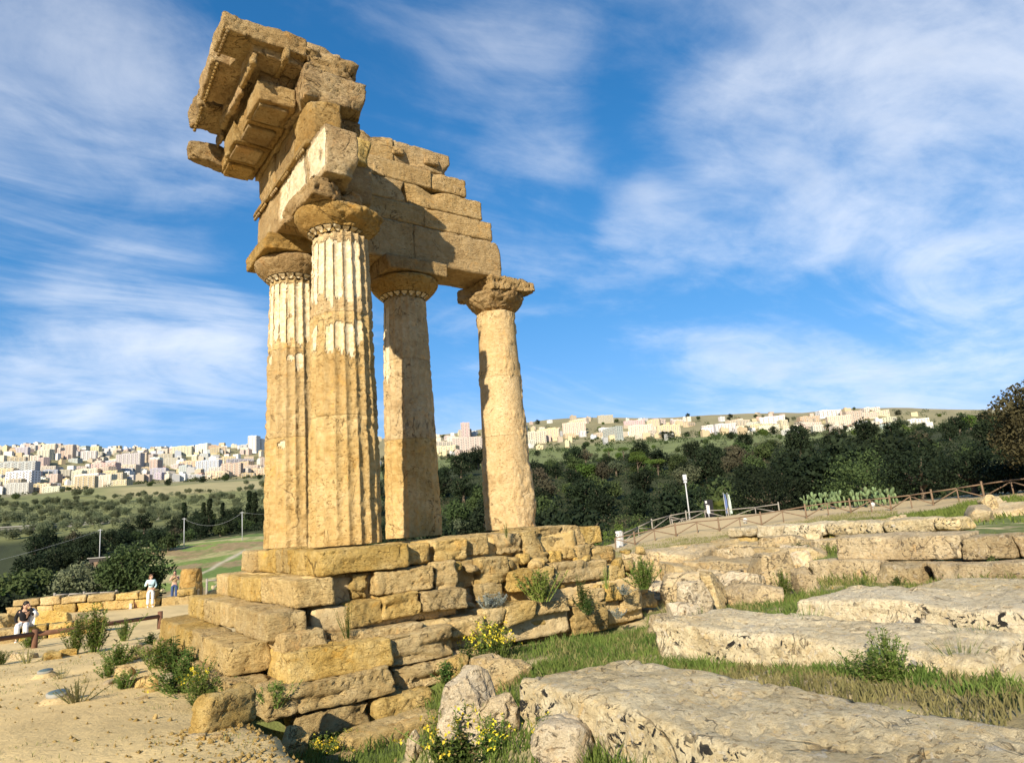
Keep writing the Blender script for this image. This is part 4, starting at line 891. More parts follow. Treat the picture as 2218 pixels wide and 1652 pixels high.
scatter(110, (930, 2330), (900, 2000), ['mid', 'evergreen', 'olive', 'bright'], [4, 5, 3, 1], 1.6, 3.0, 'trees between the far buildings', 'far dark tree between the buildings on the ridge', parts=False, seed=14, mind=.5)
for px, r, s in ((388, 272, 1.45), (430, 275, 1.35), (443, 273, 1.5), (471, 285, 1.2), (528, 275, 1.65), (540, 273, 1.55)):
    x, y, z = at_dist(px, r); plant_tree('cypress', 'cypress_tree', x, y, s, 'slim dark cypress tree above the striped fields', 'cypresses above the fields')

# hero trees
def hero_tree(name, px, r, h, w, mat, label, seed, nclump=90, per=90, leaf=.16, z=None, base=.12, clr=.2, flat=.85, limbs=16, trunk=.22, barkmat=None):
    k = 'hero%d' % seed; KITS[k] = tree_kit(k, h, w, mat, seed, nclump, per, leaf, trunk, flat, base, clr, barkmat, limbs=limbs)
    x, y, zz = at_dist(px, r); e = thing(name, label, 'tree', (x, y, zz-.1 if z is None else z)); add('crown', KITS[k][0], e); add('trunk', KITS[k][1], e); return e
hero_tree('brown_tree', 2262, 57, 7.9, 8.2, BROWNL, 'big brownish tree with thin twiggy crown at the end of the wooden fence', 301, 190, 90, .17, base=.12, clr=.17, limbs=40)
hero_tree('olive_tree', 285, 60, 5.0, 5.6, MIDL, 'big leafy green tree behind the low wall near the standing person', 302, 90, 80, .19)
hero_tree('olive_tree', 180, 63, 4.4, 5.4, OLIVE, 'broad grey-green olive tree behind the low wall', 303, 80, 80, .18)
hero_tree('leafy_tree', 60, 66, 4.6, 6.4, MIDL, 'wide green tree behind the low wall near the seated woman', 304, 80, 80, .2)
hero_tree('leafy_tree', 1190, 74, 4.3, 3.6, BRIGHT if False else YELB, 'yellowish green round tree beside the plain eroded column', 305, 80, 90, .14, z=-5.0)
hero_tree('olive_tree', 985, 70, 3.4, 4.6, OLIVE, 'feathery grey-green shrub behind the gap between two columns', 306, 80, 80, .16)
hero_tree('leafy_tree', 965, 96, 5.5, 6.0, DARKL, 'dark round tree behind the gap between two columns', 307, 70, 80, .2)
hero_tree('evergreen_tree', 2150, 62, 2.6, 4.4, DARKL, 'low dark bush behind the wooden fence under the brown tree', 308, 60, 60, .18, base=.02)
hero_tree('evergreen_tree', 2070, 68, 4.5, 7, DARKL, 'dark spreading bush behind the wooden fence', 309, 60, 60, .18, base=.02)
hero_tree('evergreen_tree', 1960, 76, 5.5, 9, DARKL, 'wide dark bush behind the prickly pears', 310, 70, 60, .2, base=.02)
hero_tree('evergreen_tree', 1840, 86, 7.0, 10.5, MIDL, 'large deep green tree behind the prickly pears', 311, 90, 60, .22, base=.05)
hero_tree('evergreen_tree', 1640, 95, 7.5, 12, DARKL, 'large dark tree behind the flags', 312, 90, 60, .24, base=.05)

# ------------------------------------------------------------------ hill town
def bmat(name):
    t = NT(name); oi = t.new('ShaderNodeObjectInfo'); v = t.coord(False); n = t.noise(v, .5, 5, .6)
    t.done(t.mix(t.rng(n, .35, .7, 0., .5), oi.outputs['Color'], t.mix(1.0, oi.outputs['Color'], (.82, .80, .76), 'MULTIPLY')), None, .85); return t.m
FAC = bmat('facade'); PANE = plain('window_dark', (.12, .125, .13), .35, spec=.5); ROOFM = plain('roof_tile', (.34, .19, .11)); BALC = plain('balcony_white', (.62, .59, .53))
def house_kit(w, d, floors, bays, roof):
    h = floors*3.1; a = MB(); a.box((0, 0, h/2-4), (w, d, h+8))
    if roof == 'flat':
        for s_ in (-1, 1): a.box((s_*(w/2-.15), 0, h+.45), (.32, d+.1, .9)); a.box((0, s_*(d/2-.15), h+.45), (w+.1, .32, .9))
        a.box((w*.18, d*.1, h+1.2), (w*.22, d*.3, 2.4))
    else:
        a.add([(-w/2-.4, -d/2-.4, h), (w/2+.4, -d/2-.4, h), (w/2+.4, d/2+.4, h), (-w/2-.4, d/2+.4, h), (-w/2+d*.3, 0, h+d*.18), (w/2-d*.3, 0, h+d*.18)], [(0, 1, 5, 4), (1, 2, 5), (2, 3, 4, 5), (3, 0, 4), (0, 3, 2, 1)], 1)
    b = MB(); c = MB()
    for f in range(floors):
        z = f*3.1+1.75
        for i in range(bays):
            x = -w/2+w*(i+.5)/bays
            for s_ in (-1, 1):
                b.box((x, s_*(d/2+.02), z), (w/bays*.42, .14, 1.5))
                if f and i % 2 == 0 and bays > 3: c.box((x, s_*(d/2+.55), z-.95), (w/bays*.9, 1.1, .9))
        nb = max(2, int(bays*d/w))
        for i in range(nb):
            y = -d/2+d*(i+.5)/nb
            for s_ in (-1, 1): b.box((s_*(w/2+.02), y, z), (.14, d/nb*.40, 1.5))
    return a.mesh('building', [FAC, ROOFM], False), b.mesh('windows', PANE, False), (c.mesh('balconies', BALC, False) if c.n else None)
HK = {'tower': house_kit(19, 17, 11, 5, 'flat'), 'block': house_kit(34, 15, 7, 8, 'flat'), 'slab': house_kit(52, 15, 8, 12, 'flat'), 'house': house_kit(13, 11, 3, 3, 'tile'), 'villa': house_kit(18, 13, 2, 4, 'tile'), 'cube': house_kit(16, 14, 4, 4, 'flat'), 'long': house_kit(46, 16, 4, 10, 'flat'), 'low': house_kit(30, 16, 3, 7, 'flat')}
CN = {'white': (.66, .65, .61), 'cream': (.58, .52, .42), 'ochre': (.52, .41, .26), 'pink': (.50, .39, .33), 'grey': (.40, .40, .40), 'tan': (.44, .37, .28), 'bluegrey': (.42, .45, .50), 'yellow': (.58, .49, .31)}
KN = {'tower': 'apartment tower', 'block': 'apartment block', 'slab': 'long apartment block', 'house': 'tile-roofed house', 'villa': 'low tile-roofed house', 'cube': 'flat-roofed house', 'long': 'long low building', 'low': 'low flat building'}
def building(kind, colr, px, r, rz, side, s=1.0):
    x, y, z = at_dist(px, r); bm_, wm, cm = HK[kind]
    o = add('building', bm_, None, (x, y, z), (0, 0, rz), (s, s, s)); o.color = (*[min(1, c*rng.uniform(.9, 1.08)) for c in CN[colr]], 1)
    w = add('window', wm, o); w['kind'] = 'stuff'
    if cm:
        b = add('balcony', cm, o); b['kind'] = 'stuff'
    where = {'L': 'in the hill town beyond the dry field', 'R': 'on the ridge beyond the wooded valley'}[side]
    tag(o, '%s %s %s' % (colr if colr != 'bluegrey' else 'blue-grey', KN[kind], where), 'building', '%s %s %s' % (colr, KN[kind], where))
R_ = np.random.default_rng(77); placed = []
def town(n, pxr, rr, kinds, kw, cols, cw, side, smin=.8, smax=1.1, cond=None, mind=20):
    c = 0; tries = 0
    while c < n and tries < n*30:
        tries += 1
        px = R_.uniform(*pxr); r = R_.uniform(*rr)
        if cond and not cond(px, r): continue
        x, y, _ = at_dist(px, r)
        if any((x-a)**2+(y-b)**2 < mind**2 for a, b in placed): continue
        placed.append((x, y)); c += 1
        building(kinds[int(R_.choice(len(kinds), p=np.array(kw)/sum(kw)))], cols[int(R_.choice(len(cols), p=np.array(cw)/sum(cw)))], px, r, YAW+math.pi/2+R_.normal()*.35, side, R_.uniform(smin, smax))
CC = ['white', 'cream', 'ochre', 'pink', 'grey', 'tan', 'bluegrey', 'yellow']
town(82, (-30, 590), (1060, 1450), ['tower', 'block', 'slab', 'cube', 'low', 'villa'], [2, 5, 2, 6, 4, 3], CC, [7, 6, 3, 2, 2, 3, 2, 2], 'L', .6, .95, cond=lambda px, r: px < 230 or r > 1230, mind=17)
town(112, (-30, 600), (1450, 1900), ['tower', 'block', 'slab', 'cube', 'house', 'low'], [2, 6, 2, 8, 6, 4], CC, [5, 7, 4, 4, 3, 5, 2, 2], 'L', .55, .9, mind=14)
town(34, (940, 1330), (1250, 1800), ['block', 'slab', 'cube', 'low', 'long', 'tower'], [4, 3, 4, 3, 3, .6], CC, [7, 6, 2, 2, 1, 2, 0, 3], 'R', .75, 1.2, mind=22)
town(32, (1300, 1980), (1300, 1750), ['block', 'cube', 'long', 'low', 'villa', 'slab'], [3, 4, 4, 4, 3, 1], CC, [5, 6, 3, 2, 0, 2, 0, 4], 'R', .75, 1.2, mind=28)
town(12, (1700, 2150), (900, 1400), ['villa', 'cube', 'house', 'low'], [3, 2, 3, 1], CC, [6, 5, 2, 1, 0, 2, 0, 1], 'R', .7, .9, mind=30)
for px, r, k, c, s in ((538, 1750, 'tower', 'white', 1.15), (550, 1770, 'tower', 'white', .95), (325, 1500, 'tower', 'white', .95), (268, 1600, 'slab', 'grey', 1.0), (215, 1350, 'block', 'pink', 1.2), (265, 1380, 'block', 'pink', 1.0), (405, 1560, 'long', 'ochre', 1.1), (440, 1430, 'slab', 'bluegrey', .9), (455, 1260, 'low', 'yellow', 1.0), (510, 1270, 'low', 'cream', 1.0), (548, 1280, 'low', 'ochre', 1.0), (35, 1250, 'block', 'white', 1.2), (20, 1400, 'slab', 'grey', 1.2), (252, 1000, 'low', 'ochre', .7), (1540, 1500, 'long', 'cream', 1.2), (1380, 1480, 'slab', 'cream', 1.0), (1440, 1420, 'slab', 'yellow', .9), (1180, 1400, 'slab', 'yellow', .9), (1745, 1650, 'long', 'ochre', 1.0), (1790, 1750, 'long', 'white', 1.2), (1880, 1800, 'low', 'cream', 1.3), (1640, 1500, 'long', 'ochre', 1.0)):
    building(k, c, px, r, YAW+math.pi/2+R_.normal()*.15, 'L' if px < 700 else 'R', s)

# small houses too many to tell apart: one mass each for the two towns
CMATS = [plain('render_'+k, v, .85) for k, v in CN.items()]
def house_mass(name, label, n, pxr, rr, seed, cond=None):
    R = np.random.default_rng(seed); mb = MB(); k = 0; x0, y0, z0 = at_dist(sum(pxr)/2, sum(rr)/2); o0 = np.array([x0, y0, z0])
    while k < n:
        px = R.uniform(*pxr); r = R.uniform(*rr)
        if cond and not cond(px, r): k += .2; continue
        x, y, z = at_dist(px, r); k += 1; w, d, h = R.uniform(7, 17), R.uniform(7, 12), R.uniform(5, 13); rz = YAW+math.pi/2+R.normal()*.4; m = int(R.choice(8, p=[.26, .22, .10, .08, .06, .14, .04, .10])); c = np.array([x, y, z])-o0
        mb.box(c+np.array([0, 0, h/2-2]), (w, d, h+4), rz, m); ca, sa = math.cos(rz), math.sin(rz)
        if R.uniform() < .45: mb.box(c+np.array([ca*w*.2, sa*w*.2, h+1.1]), (w*.35, d*.5, 2.4), rz, m)
        for f in range(int(h//3)):
            for q in range(3):
                xx = -w/2+w*(q+.5)/3; dx, dy = ca*xx+sa*d*.505, sa*xx-ca*d*.505; mb.box(c+np.array([dx, dy, f*3+1.7]), (1.3, .25, 1.4), rz, 8)
    o = add(name, mb.mesh(name, CMATS+[PANE], False), None, (x0, y0, z0)); o['kind'] = 'stuff'; o['label'] = label; o['category'] = 'houses'
house_mass('small_houses', 'densely packed small pale houses filling the hill town', 330, (-30, 600), (1080, 2180), 401, lambda px, r: px < 230 or r > 1230)
house_mass('small_houses', 'small pale houses scattered along the ridge beyond the wooded valley', 150, (600, 2000), (1180, 1950), 402)
# ------------------------------------------------------------------ fences, lamp, signs, walls on the left
WOODG = plain('wood_grey', (.30, .27, .23)); WOODB = plain('wood_brown', (.20, .135, .085)); WOODR = plain('wood_log', (.17, .085, .05)); METAL = plain('metal_white', (.50, .51, .52), .45, spec=.5)
WHITE = plain('white_paint', (.58, .58, .56)); BLACKP = plain('sign_black', (.018, .018, .02), .5); CONC = plain('concrete_pale', (.30, .29, .25)); GLASS = plain('lamp_glass', (.10, .14, .13), .45, spec=.4)
def rod(name, a, b, r0, r1, mat, parent, n=8):
    a = np.array(a, float); b = np.array(b, float); o = np.array(parent.location) if parent is not None else 0
    mb = MB(); mb.tube([a-o, a-o+(b-a)*.5, b-o], [r0, (r0+r1)/2, r1], n); return add(name, mb.mesh(name, mat), parent)
def pole_fence(pts, label, mat, tall=1.2, short=.95, start=0, name='wooden_fence'):
    x0, y0, z0 = pts[0]; e = thing(name, label, 'fence', (x0, y0, z0))
    P = [np.array(p) for p in pts]; up = np.array([0, 0, 1.0])
    for i, p in enumerate(P):
        big = (i+start) % 2 == 0
        rod('post', p-up*.3, p+up*(tall if big else short), .075 if big else .05, .07 if big else .045, mat, e)
    for i in range(len(P)-1):
        a, b = P[i]+up*(short+.02), P[i+1]+up*(short+.02)
        rod('rail', a, b, .05, .05, mat, e)
        if (i+start) % 2 == 0: rod('brace', P[i]+up*.12, P[i+1]+up*(short-.08), .045, .04, mat, e)
        else: rod('brace', P[i+1]+up*.12, P[i]+up*(short-.08), .045, .04, mat, e)
    return e
low = [1301, 1342, 1385, 1430, 1476, 1522, 1567, 1612, 1659, 1708, 1755, 1803, 1847, 1888, 1932, 1978, 2033, 2087, 2150, 2211, 2275]
pts = [at_dist(px, np.interp(px, [1300, 1480, 1800, 2211], [62, 63, 62, 57])) for px in low]
FENCE_LOW = pts
pole_fence(pts, 'long brown pole fence with zigzag braces along the path to the brown tree', WOODB, start=1)
pts = [at_dist(px, r) for px, r in ((1318, 67), (1352, 71), (1382, 74), (1421, 76), (1456, 77), (1496, 78), (1545, 79), (1603, 79), (1653, 78))]
pole_fence(pts, 'grey weathered pole fence behind the lamp post', WOODG, start=0)
pts = [at_dist(px, r) for px, r in ((1425, 81), (1445, 82), (1462, 83))]
pole_fence(pts, 'short piece of grey pole railing behind the lamp post', WOODG, start=0)
# lamp post
x, y, z = at_dist(1463, 78); lp = thing('lamp_post', 'slim white metal lamp post with two floodlights by the path', 'lamp post', (x, y, z))
rod('pole', (x, y, z-.2), (x-.03, y, z+4.7), .085, .06, METAL, lp)
for dz, w, h in ((4.85, .42, .62), (4.35, .34, .20)):
    mb = MB(); mb.box((0, 0, 0), (.22, w, h)); mb.box((.08, 0, -h*.1), (.12, w*.8, h*.7)); o = add('floodlight', mb.mesh('floodlight', METAL, False), lp, (-.02, .02, dz), (0, .12, YAW))
# white block post at the fence end, dark of its holes added as black plugs
x, y, z = at_dist(1310, 64); wp = thing('white_post', 'squat whitewashed post with dark holes at the end of the pole fences', 'post', (x, y, z))
o = stone('shaft', (-.26, .26), (-.22, .22), (-.4, 1.45), wp, WHITE, cell=.08, r=.05, amp=.015, warp=.03, chips=2)
for dy, dz in ((-.12, 1.1), (.10, 1.18), (.08, .95)):
    mb = MB(); mb.tube([(-.30, dy, dz), (-.24, dy, dz)], [.035, .05], 8); add('hole_plug', mb.mesh('hole_plug', BLACKP), wp)
# black information sign and a small white one
x, y, z = at_dist(1506, 79.5); sg = thing('information_sign', 'black upright information panel with white lines of text in front of the fan palm', 'sign', (x, y, z), YAW-math.pi/2)
mb = MB(); mb.box((0, 0, 1.15), (.95, .10, 2.3)); add('panel', mb.mesh('panel', BLACKP, False), sg)
mb = MB(); mb.box((-.27, -.056, 2.05), (.22, .012, .28)); add('emblem', mb.mesh('emblem', WHITE, False), sg)
for q, (w_, zz) in enumerate(((.30, 1.72), (.34, 1.52), (.30, 1.32), (.36, 1.12))):
    mb = MB(); mb.box((-.40+w_/2+.05, -.056, zz), (w_, .012, .05)); add('text_line', mb.mesh('text_line', WHITE, False), sg)
x, y, z = at_dist(1504, 76); ws = thing('notice_board', 'small white notice board beside the black panel', 'sign', (x, y, z), YAW-math.pi/2)
rod('leg', (x, y, z), (x, y, z+.5), .05, .05, METAL, ws)
mb = MB(); mb.box((0, 0, .85), (.34, .06, .85)); add('board', mb.mesh('board', WHITE, False), ws)
# flags
FBLUE = plain('flag_blue', (.12, .17, .36)); FGRN = plain('flag_white', (.46, .54, .48))
for px, r, m, lb in ((1541, 84, FBLUE, 'limp blue flag on a thin white pole'), (1549, 84.5, FGRN, 'limp whitish green flag on a thin white pole')):
    x, y, z = at_dist(px, r); fg = thing('flag', lb, 'flag', (x, y, z)); rod('pole', (x, y, z-.1), (x-.1, y, z+3.5), .035, .025, METAL, fg)
    V = []; F = []
    for i in range(9):
        for j in range(6):
            V.append((.03+j*.05*(.6+.5*i/8)+.02*math.sin(i+j), .05*math.sin(j*1.9+i*.4), 3.3-i*.28))
    for i in range(8):
        for j in range(5): F.append((i*6+j, i*6+j+1, (i+1)*6+j+1, (i+1)*6+j))
    add('cloth', mesh_from('cloth', V, F, m), fg, (0, 0, 0), (0, 0, YAW-math.pi/2))
# round path floodlight, and an unclear white thing built in its shape
def path_light(px, r, lb):
    x, y, z = at_dist(px, r); mb = MB(); mb.tube([(0, 0, 0), (0, 0, .25)], [.06, .06], 8); mb.tube([(-.1, -.1, .32), (.02, .02, .32)], [.20, .17], 14); mb.box((.03, .03, .30), (.2, .2, .22), .8)
    o = add('floodlight', mb.mesh('floodlight', WHITE), None, (x, y, z)); tag(o, lb, 'floodlight')
path_light(1578, 66, 'small white floodlight on the bank between the pole fences'); path_light(1850, 66, 'small unclear white thing under the prickly pears, built as a floodlight')

# prickly pears
PEAR = leaf_mat('prickly_pear', (.09, .14, .06), (.16, .21, .10), trans=0)
def pear(px, r, seed, lb):
    x, y, z = at_dist(px, r); R = np.random.default_rng(seed); e = thing('prickly_pear', lb, 'cactus', (x, y, z), 0, 'prickly pears behind the pole fence')
    th = np.linspace(0, 2*math.pi, 9)[:-1]
    base = []
    for q in range(9): base.append((np.array([R.uniform(-1.3, 1.3), R.uniform(-.5, .5), .05]), R.uniform(-.3, .3), 0))
    k = 0
    while base and k < 34:
        p, lean, lv = base.pop(0); k += 1
        h = R.uniform(.42, .62); w = h*.55; ax = R.uniform(0, math.pi); tilt = lean
        V = []
        for sgn in (-1, 1):
            for t_ in th:
                V.append((math.sin(t_)*w*.5*(1 if math.cos(t_) > 0 else .8), sgn*.035, h*.5+math.cos(t_)*h*.5))
        V = np.array(V); F = [tuple(range(7, -1, -1)), tuple(range(8, 16))]+[(i, (i+1) % 8, 8+(i+1) % 8, 8+i) for i in range(8)]
        ca, sa = math.cos(tilt), math.sin(tilt); M1 = np.array([[ca, 0, sa], [0, 1, 0], [-sa, 0, ca]]); cb_, sb = math.cos(ax), math.sin(ax); M2 = np.array([[cb_, -sb, 0], [sb, cb_, 0], [0, 0, 1]])
        V = V@M1.T@M2.T; top = (np.array([0, 0, h*.93])@M1.T@M2.T)
        add('pad', mesh_from('pad', V, F, PEAR), e, tuple(p))
        if lv < 3:
            for q in range(int(R.integers(1, 3))): base.append((p+top+R.normal(size=3)*.03, tilt+R.uniform(-.6, .6), lv+1))
for i, px in enumerate((1718, 1752, 1786, 1820, 1852, 1880)): pear(px, 71-i*.4, 60+i, 'pale green prickly pear cactus behind the pole fence')
# fan palm
PALM = leaf_mat('palm_leaf', (.045, .07, .012), (.10, .12, .025))
x, y, z = at_dist(1528, 86); fp = thing('fan_palm', 'bushy green fan palm behind the black information panel', 'palm', (x, y, z)); Rp = np.random.default_rng(5)
tips = []
for q in range(46):
    a = Rp.uniform(0, 6.28); el = Rp.uniform(.1, 1.4); d = np.array([math.cos(a)*math.cos(el), math.sin(a)*math.cos(el), math.sin(el)]); c = d*Rp.uniform(1.1, 2.0)+np.array([0, 0, .4])
    s_ = np.cross(d, [0, 0, 1.0]); s_ /= np.linalg.norm(s_)+1e-6; u_ = np.cross(s_, d); V = [c-d*.1]; F = []
    for k in range(9):
        b = -1.1+2.2*k/8; tip = c+(d*math.cos(b)+s_*math.sin(b))*.8-u_*.1*abs(b); pr = (d*-math.sin(b)+s_*math.cos(b))*.05; n0 = len(V); V += [tip, c+(tip-c)*.5+pr, c+(tip-c)*.5-pr]; F += [(0, n0+1, n0, n0+2)]
    add('frond', mesh_from('frond', V, F, PALM, False), fp)
# ------------------------------------------------------------------ left side
A = pix_ground(40, 1331); Bp = pix_ground(395, 1308)
wl = thing('low_wall', 'long low wall of squared ochre blocks behind the standing person', 'ruined wall', tuple(A))
dv = (Bp-A)[:2]; Ln = float(np.linalg.norm(dv)); ang = math.atan2(dv[1], dv[0]); wl.rotation_euler = (0, 0, ang)
Rw = np.random.default_rng(21); hz = [0.0, .42, .80]
for c in range(2):
    s0 = -.6+.3*c
    while s0 < Ln+.4:
        L_ = Rw.uniform(.75, 1.5); t = s0/Ln
        gap = (.70 < t < .82 and c == 0) or (t > .80 and c == 1 and Rw.uniform() < .3)
        zb = (Bp[2]-A[2])*np.clip(t, 0, 1)
        if not gap: stone('block', (s0+.02, s0+L_-.02), (-.02-.1*c+Rw.uniform(-.06, .06), .75), (hz[c]-.06*(c == 0)+zb, hz[c+1]-.02+zb+Rw.uniform(-.03, .05)*(c == 1)), wl, SAND, cell=.09, r=.03, amp=.02, warp=.03, jit=.03, chips=3)
        s0 += L_
A2 = pix_ground(-30, 1398); B2 = pix_ground(150, 1377)
w2 = thing('bench_wall', 'low wall of yellow blocks on which a woman sits', 'ruined wall', tuple(A2)); dv = (B2-A2)[:2]; L2 = float(np.linalg.norm(dv)); a2 = math.atan2(dv[1], dv[0]); w2.rotation_euler = (0, 0, a2)
BENCH = (A2, B2, a2, L2)
s0 = -.8
for L_ in (.9, .75, .8, .75, .95):
    zb = (B2[2]-A2[2])*np.clip(s0/L2, 0, 1); stone('block', (s0+.012, s0+L_-.012), (0, .7), (-.12+zb, .46+zb), w2, SAND, cell=.09, r=.045, amp=.015, jit=.02, chips=2); s0 += L_
def px_boulder(px, py, dback, s, rz, mat, lab, **kw):
    p = pix_ground(px, py); d = (p-CAMP); d /= np.linalg.norm(d); p = p+d*dback; return boulder((p[0], p[1]), s, rz, 0, mat, lab, **kw)
px_boulder(105, 1366, 1.0, (1.5, .8, .78), 2.5, SAND, 'long rough ochre boulder behind the log rail beside the seated woman', r=.2, warp=.2, sink=.05, cat='boulder')
px_boulder(172, 1356, .8, (.62, .5, .52), .5, LIMEB, 'dark grey boulder lying against the long ochre boulder', r=.2, sink=.06)
px_boulder(66, 1345, 2.0, (.6, .4, .5), .6, SAND, 'slanting pale stone behind the seated woman', r=.08)
px_boulder(5, 1368, 1.0, (.9, .6, .75), .6, SAND, 'stone block behind the bench wall at the seated woman', r=.1)
for i, (px, py, s, lb) in enumerate([(276, 1412, (1.0, .5, .22), 'flat pale slab among weeds near the stepped base'), (312, 1424, (.85, .5, .25), 'second flat pale slab tight against the weeds at the stepped base'), (110, 1428, (.65, .4, .24), 'pale squarish stone in the row below the log rail'), (45, 1428, (.7, .4, .2), 'low whitish stone in the row below the log rail'), (140, 1422, (.45, .35, .22), 'small pale stone at the end of the row below the log rail'),
   (273, 1466, (.34, .3, .2), 'brown stone between two weeds on the earth'), (364, 1486, (.46, .25, .2), 'slanting long stone among the green weeds by the steps'), (322, 1490, (.34, .22, .2), 'grey stone next to the slanting long stone'), (300, 1487, (.26, .2, .16), 'little grey stone beside the slanting long stone'), (238, 1482, (.28, .14, .08), 'thin flat stone on the bare earth'),
   (336, 1562, (.07, .05, .05), 'single white pebble on the bare earth'), (330, 1500, (.3, .15, .06), 'flat stone flake on the bare earth'), (305, 1520, (.2, .12, .05), 'thin stone flake near the tilted block'), (440, 1545, (.1, .08, .06), 'small stone at the foot of the tilted block'), (20, 1350, (.8, .5, .5), 'rough stone left of the seated woman'), (432, 1600, (.16, .1, .05), 'brown stone chip on the earth'), (470, 1604, (.2, .1, .05), 'ochre stone chip on the earth near the trench')]):
    px_boulder(px, py, .12, s, i*.8, SAND if i % 3 else LIMEB, lb, r=.08, cat='stone', sink=.25, amp=.012, warp=.04)
px_boulder(1040, 1614, .22, (.80, .56, .60), .3, ROCK, 'tall pointed pale boulder with a crack standing in the weeds', form=spike, sink=.06, amp=.016, cell=.022, maxn=34, nf=12)
px_boulder(1092, 1618, .2, (.36, .30, .36), .2, ROCK, 'lower cracked boulder leaning on the tall pointed boulder', sink=.1, amp=.03)
px_boulder(1222, 1640, -.02, (.60, .46, .30), .9, ROCK, 'round pinkish boulder in front of the lichen-spotted slab', r=.2, sink=.06, warp=.05, form=lambda P: P*np.stack([1-.35*np.clip(P[:, 2]*2, 0, 1), 1-.35*np.clip(P[:, 2]*2, 0, 1), np.ones(len(P))], 1))
px_boulder(905, 1655, .15, (.22, .18, .28), .3, ROCK, 'small pale pointed stone among yellow flowers at the trench bottom', form=lambda P: spike(P*3)/3, sink=.1)
px_boulder(1370, 1660, .2, (.24, .2, .14), .2, ROCK, 'small cream stone by the foot of the lichen-spotted slab', r=.08)
# log rail
pa = pix_ground(346, 1361); pb = pix_ground(74, 1404); pc = pb+(pb-pa)*1.0; pc[2] = gz1(pc[0], pc[1])
lr = thing('log_rail', 'low brown log rail on short posts in front of the seated woman', 'fence', tuple(pa))
up = np.array([0, 0, 1.])
for p, h in ((pa, .56), (pb, .52), (pc, .5)): rod('post', p-up*.25, p+up*h, .085, .08, WOODR, lr, 10)
for a, b in ((pa, pb), (pb, pc)): rod('rail', a+up*.40, b+up*.38, .065, .07, WOODR, lr, 10)
# short dark post with white box by the wall
p = pix_ground(293, 1317); e = thing('wooden_bollard', 'short dark wooden post with a white box at the low wall', 'post', tuple(p)); rod('post', p-up*.1, p+up*.62, .12, .12, WOODR, e, 10)
mb = MB(); mb.box((-.25, -.1, .15), (.12, .12, .3)); add('box', mb.mesh('box', WHITE, False), e)
# column stump
p = pix_ground(413, 1304); cs = thing('column_stump', 'broken fluted column stump standing on a plinth beside the low wall', 'column', tuple(p))
NA = 80; th = np.arange(NA)/NA*2*math.pi; V = []; zs = np.linspace(0, 1.55, 22); stv = []
for zz in zs:
    f = sstep(.55, .35, zz); rr = .66-.13*zz/1.55-.05*f*(1-(2*((th/(2*math.pi)*20) % 1)-1)**2)
    Pq = np.stack([np.cos(th)*rr, np.sin(th)*rr, np.full(NA, zz)], 1); dd = (.10*fbm(Pq*3+2, 4, .6)-.05*sstep(.05, .3, fbm(Pq*6+9, 3)))*(1-.7*f); Pq[:, 0] += np.cos(th)*dd; Pq[:, 1] += np.sin(th)*dd
    if zz > 1.5: Pq[:, 2] += .05*fbm(Pq*4, 2)
    V.append(Pq); stv.append(f*(((th/(2*math.pi)*20) % 1) > .2)*((np.sin(np.floor(th/(2*math.pi)*20)*2.1) > -.5))*.8)
V = np.concatenate(V+[np.array([[0, 0, 1.56]])]); nzv = len(zs)
F = [(i*NA+j, i*NA+(j+1) % NA, (i+1)*NA+(j+1) % NA, (i+1)*NA+j) for i in range(nzv-1) for j in range(NA)]+[((nzv-1)*NA+j, (nzv-1)*NA+(j+1) % NA, len(V)-1) for j in range(NA)]
add('drum', mesh_from('drum', V, F, CAPM, True, {'stucco': np.concatenate(stv+[np.zeros(1)])}), cs, (0, 0, .32))
stone('plinth', (-.85, .85), (-.8, .8), (-.25, .34), cs, SAND, cell=.12, r=.12, amp=.03, jit=.05, chips=3, form=lambda P: P*np.stack([1-.25*(P[:, 2]+.3), 1-.25*(P[:, 2]+.3), np.ones(len(P))], 1))
px_boulder(470, 1300, 2.0, (1.4, .8, .7), .4, SAND, 'ochre block between the column stump and the stepped base', r=.1)
px_boulder(462, 1290, 5.0, (.9, .7, .9), .4, LIMEB, 'whitish block behind the column stump', r=.15)
px_boulder(352, 1292, 4.5, (.9, .6, .7), .4, LIMEB, 'grey stone behind the low wall near the woman taking a picture', r=.25)
px_boulder(308, 1300, 6.5, (.8, .6, .8), .4, LIMEB, 'round grey stone under the big leafy tree', r=.3)
# ground uplights
for px, py, s_, lb in ((98, 1467, .115, 'round ground uplight set in a low earth mound near the log rail'), (125, 1520, .125, 'round ground uplight set in an earth mound next to a dry weed')):
    p = pix_ground(px, py); e = thing('ground_uplight', lb, 'lamp', tuple(p))
    V = []; F = []
    for i, (rr, zz) in enumerate(((.24, -.03), (.17, .04), (.12, .08), (.0, .09))):
        for j in range(16): V.append((math.cos(j/16*6.283)*rr*(1+.1*math.sin(j*2.3+i)), math.sin(j/16*6.283)*rr, zz))
    for i in range(3):
        for j in range(16): F.append((i*16+j, i*16+(j+1) % 16, (i+1)*16+(j+1) % 16, (i+1)*16+j))
    add('mound', mesh_from('mound', V, F, PLAST), e)
    mb = MB(); mb.tube([(0, 0, .07), (0, 0, .125)], [s_, s_], 20); r_ = add('rim', mb.mesh('rim', CONC), e, (0, 0, 0), (.10, -.05, 0))
    mb = MB(); mb.tube([(0, 0, .12), (0, 0, .131)], [s_*.86, s_*.8], 20); add('lens', mb.mesh('lens', GLASS), r_)
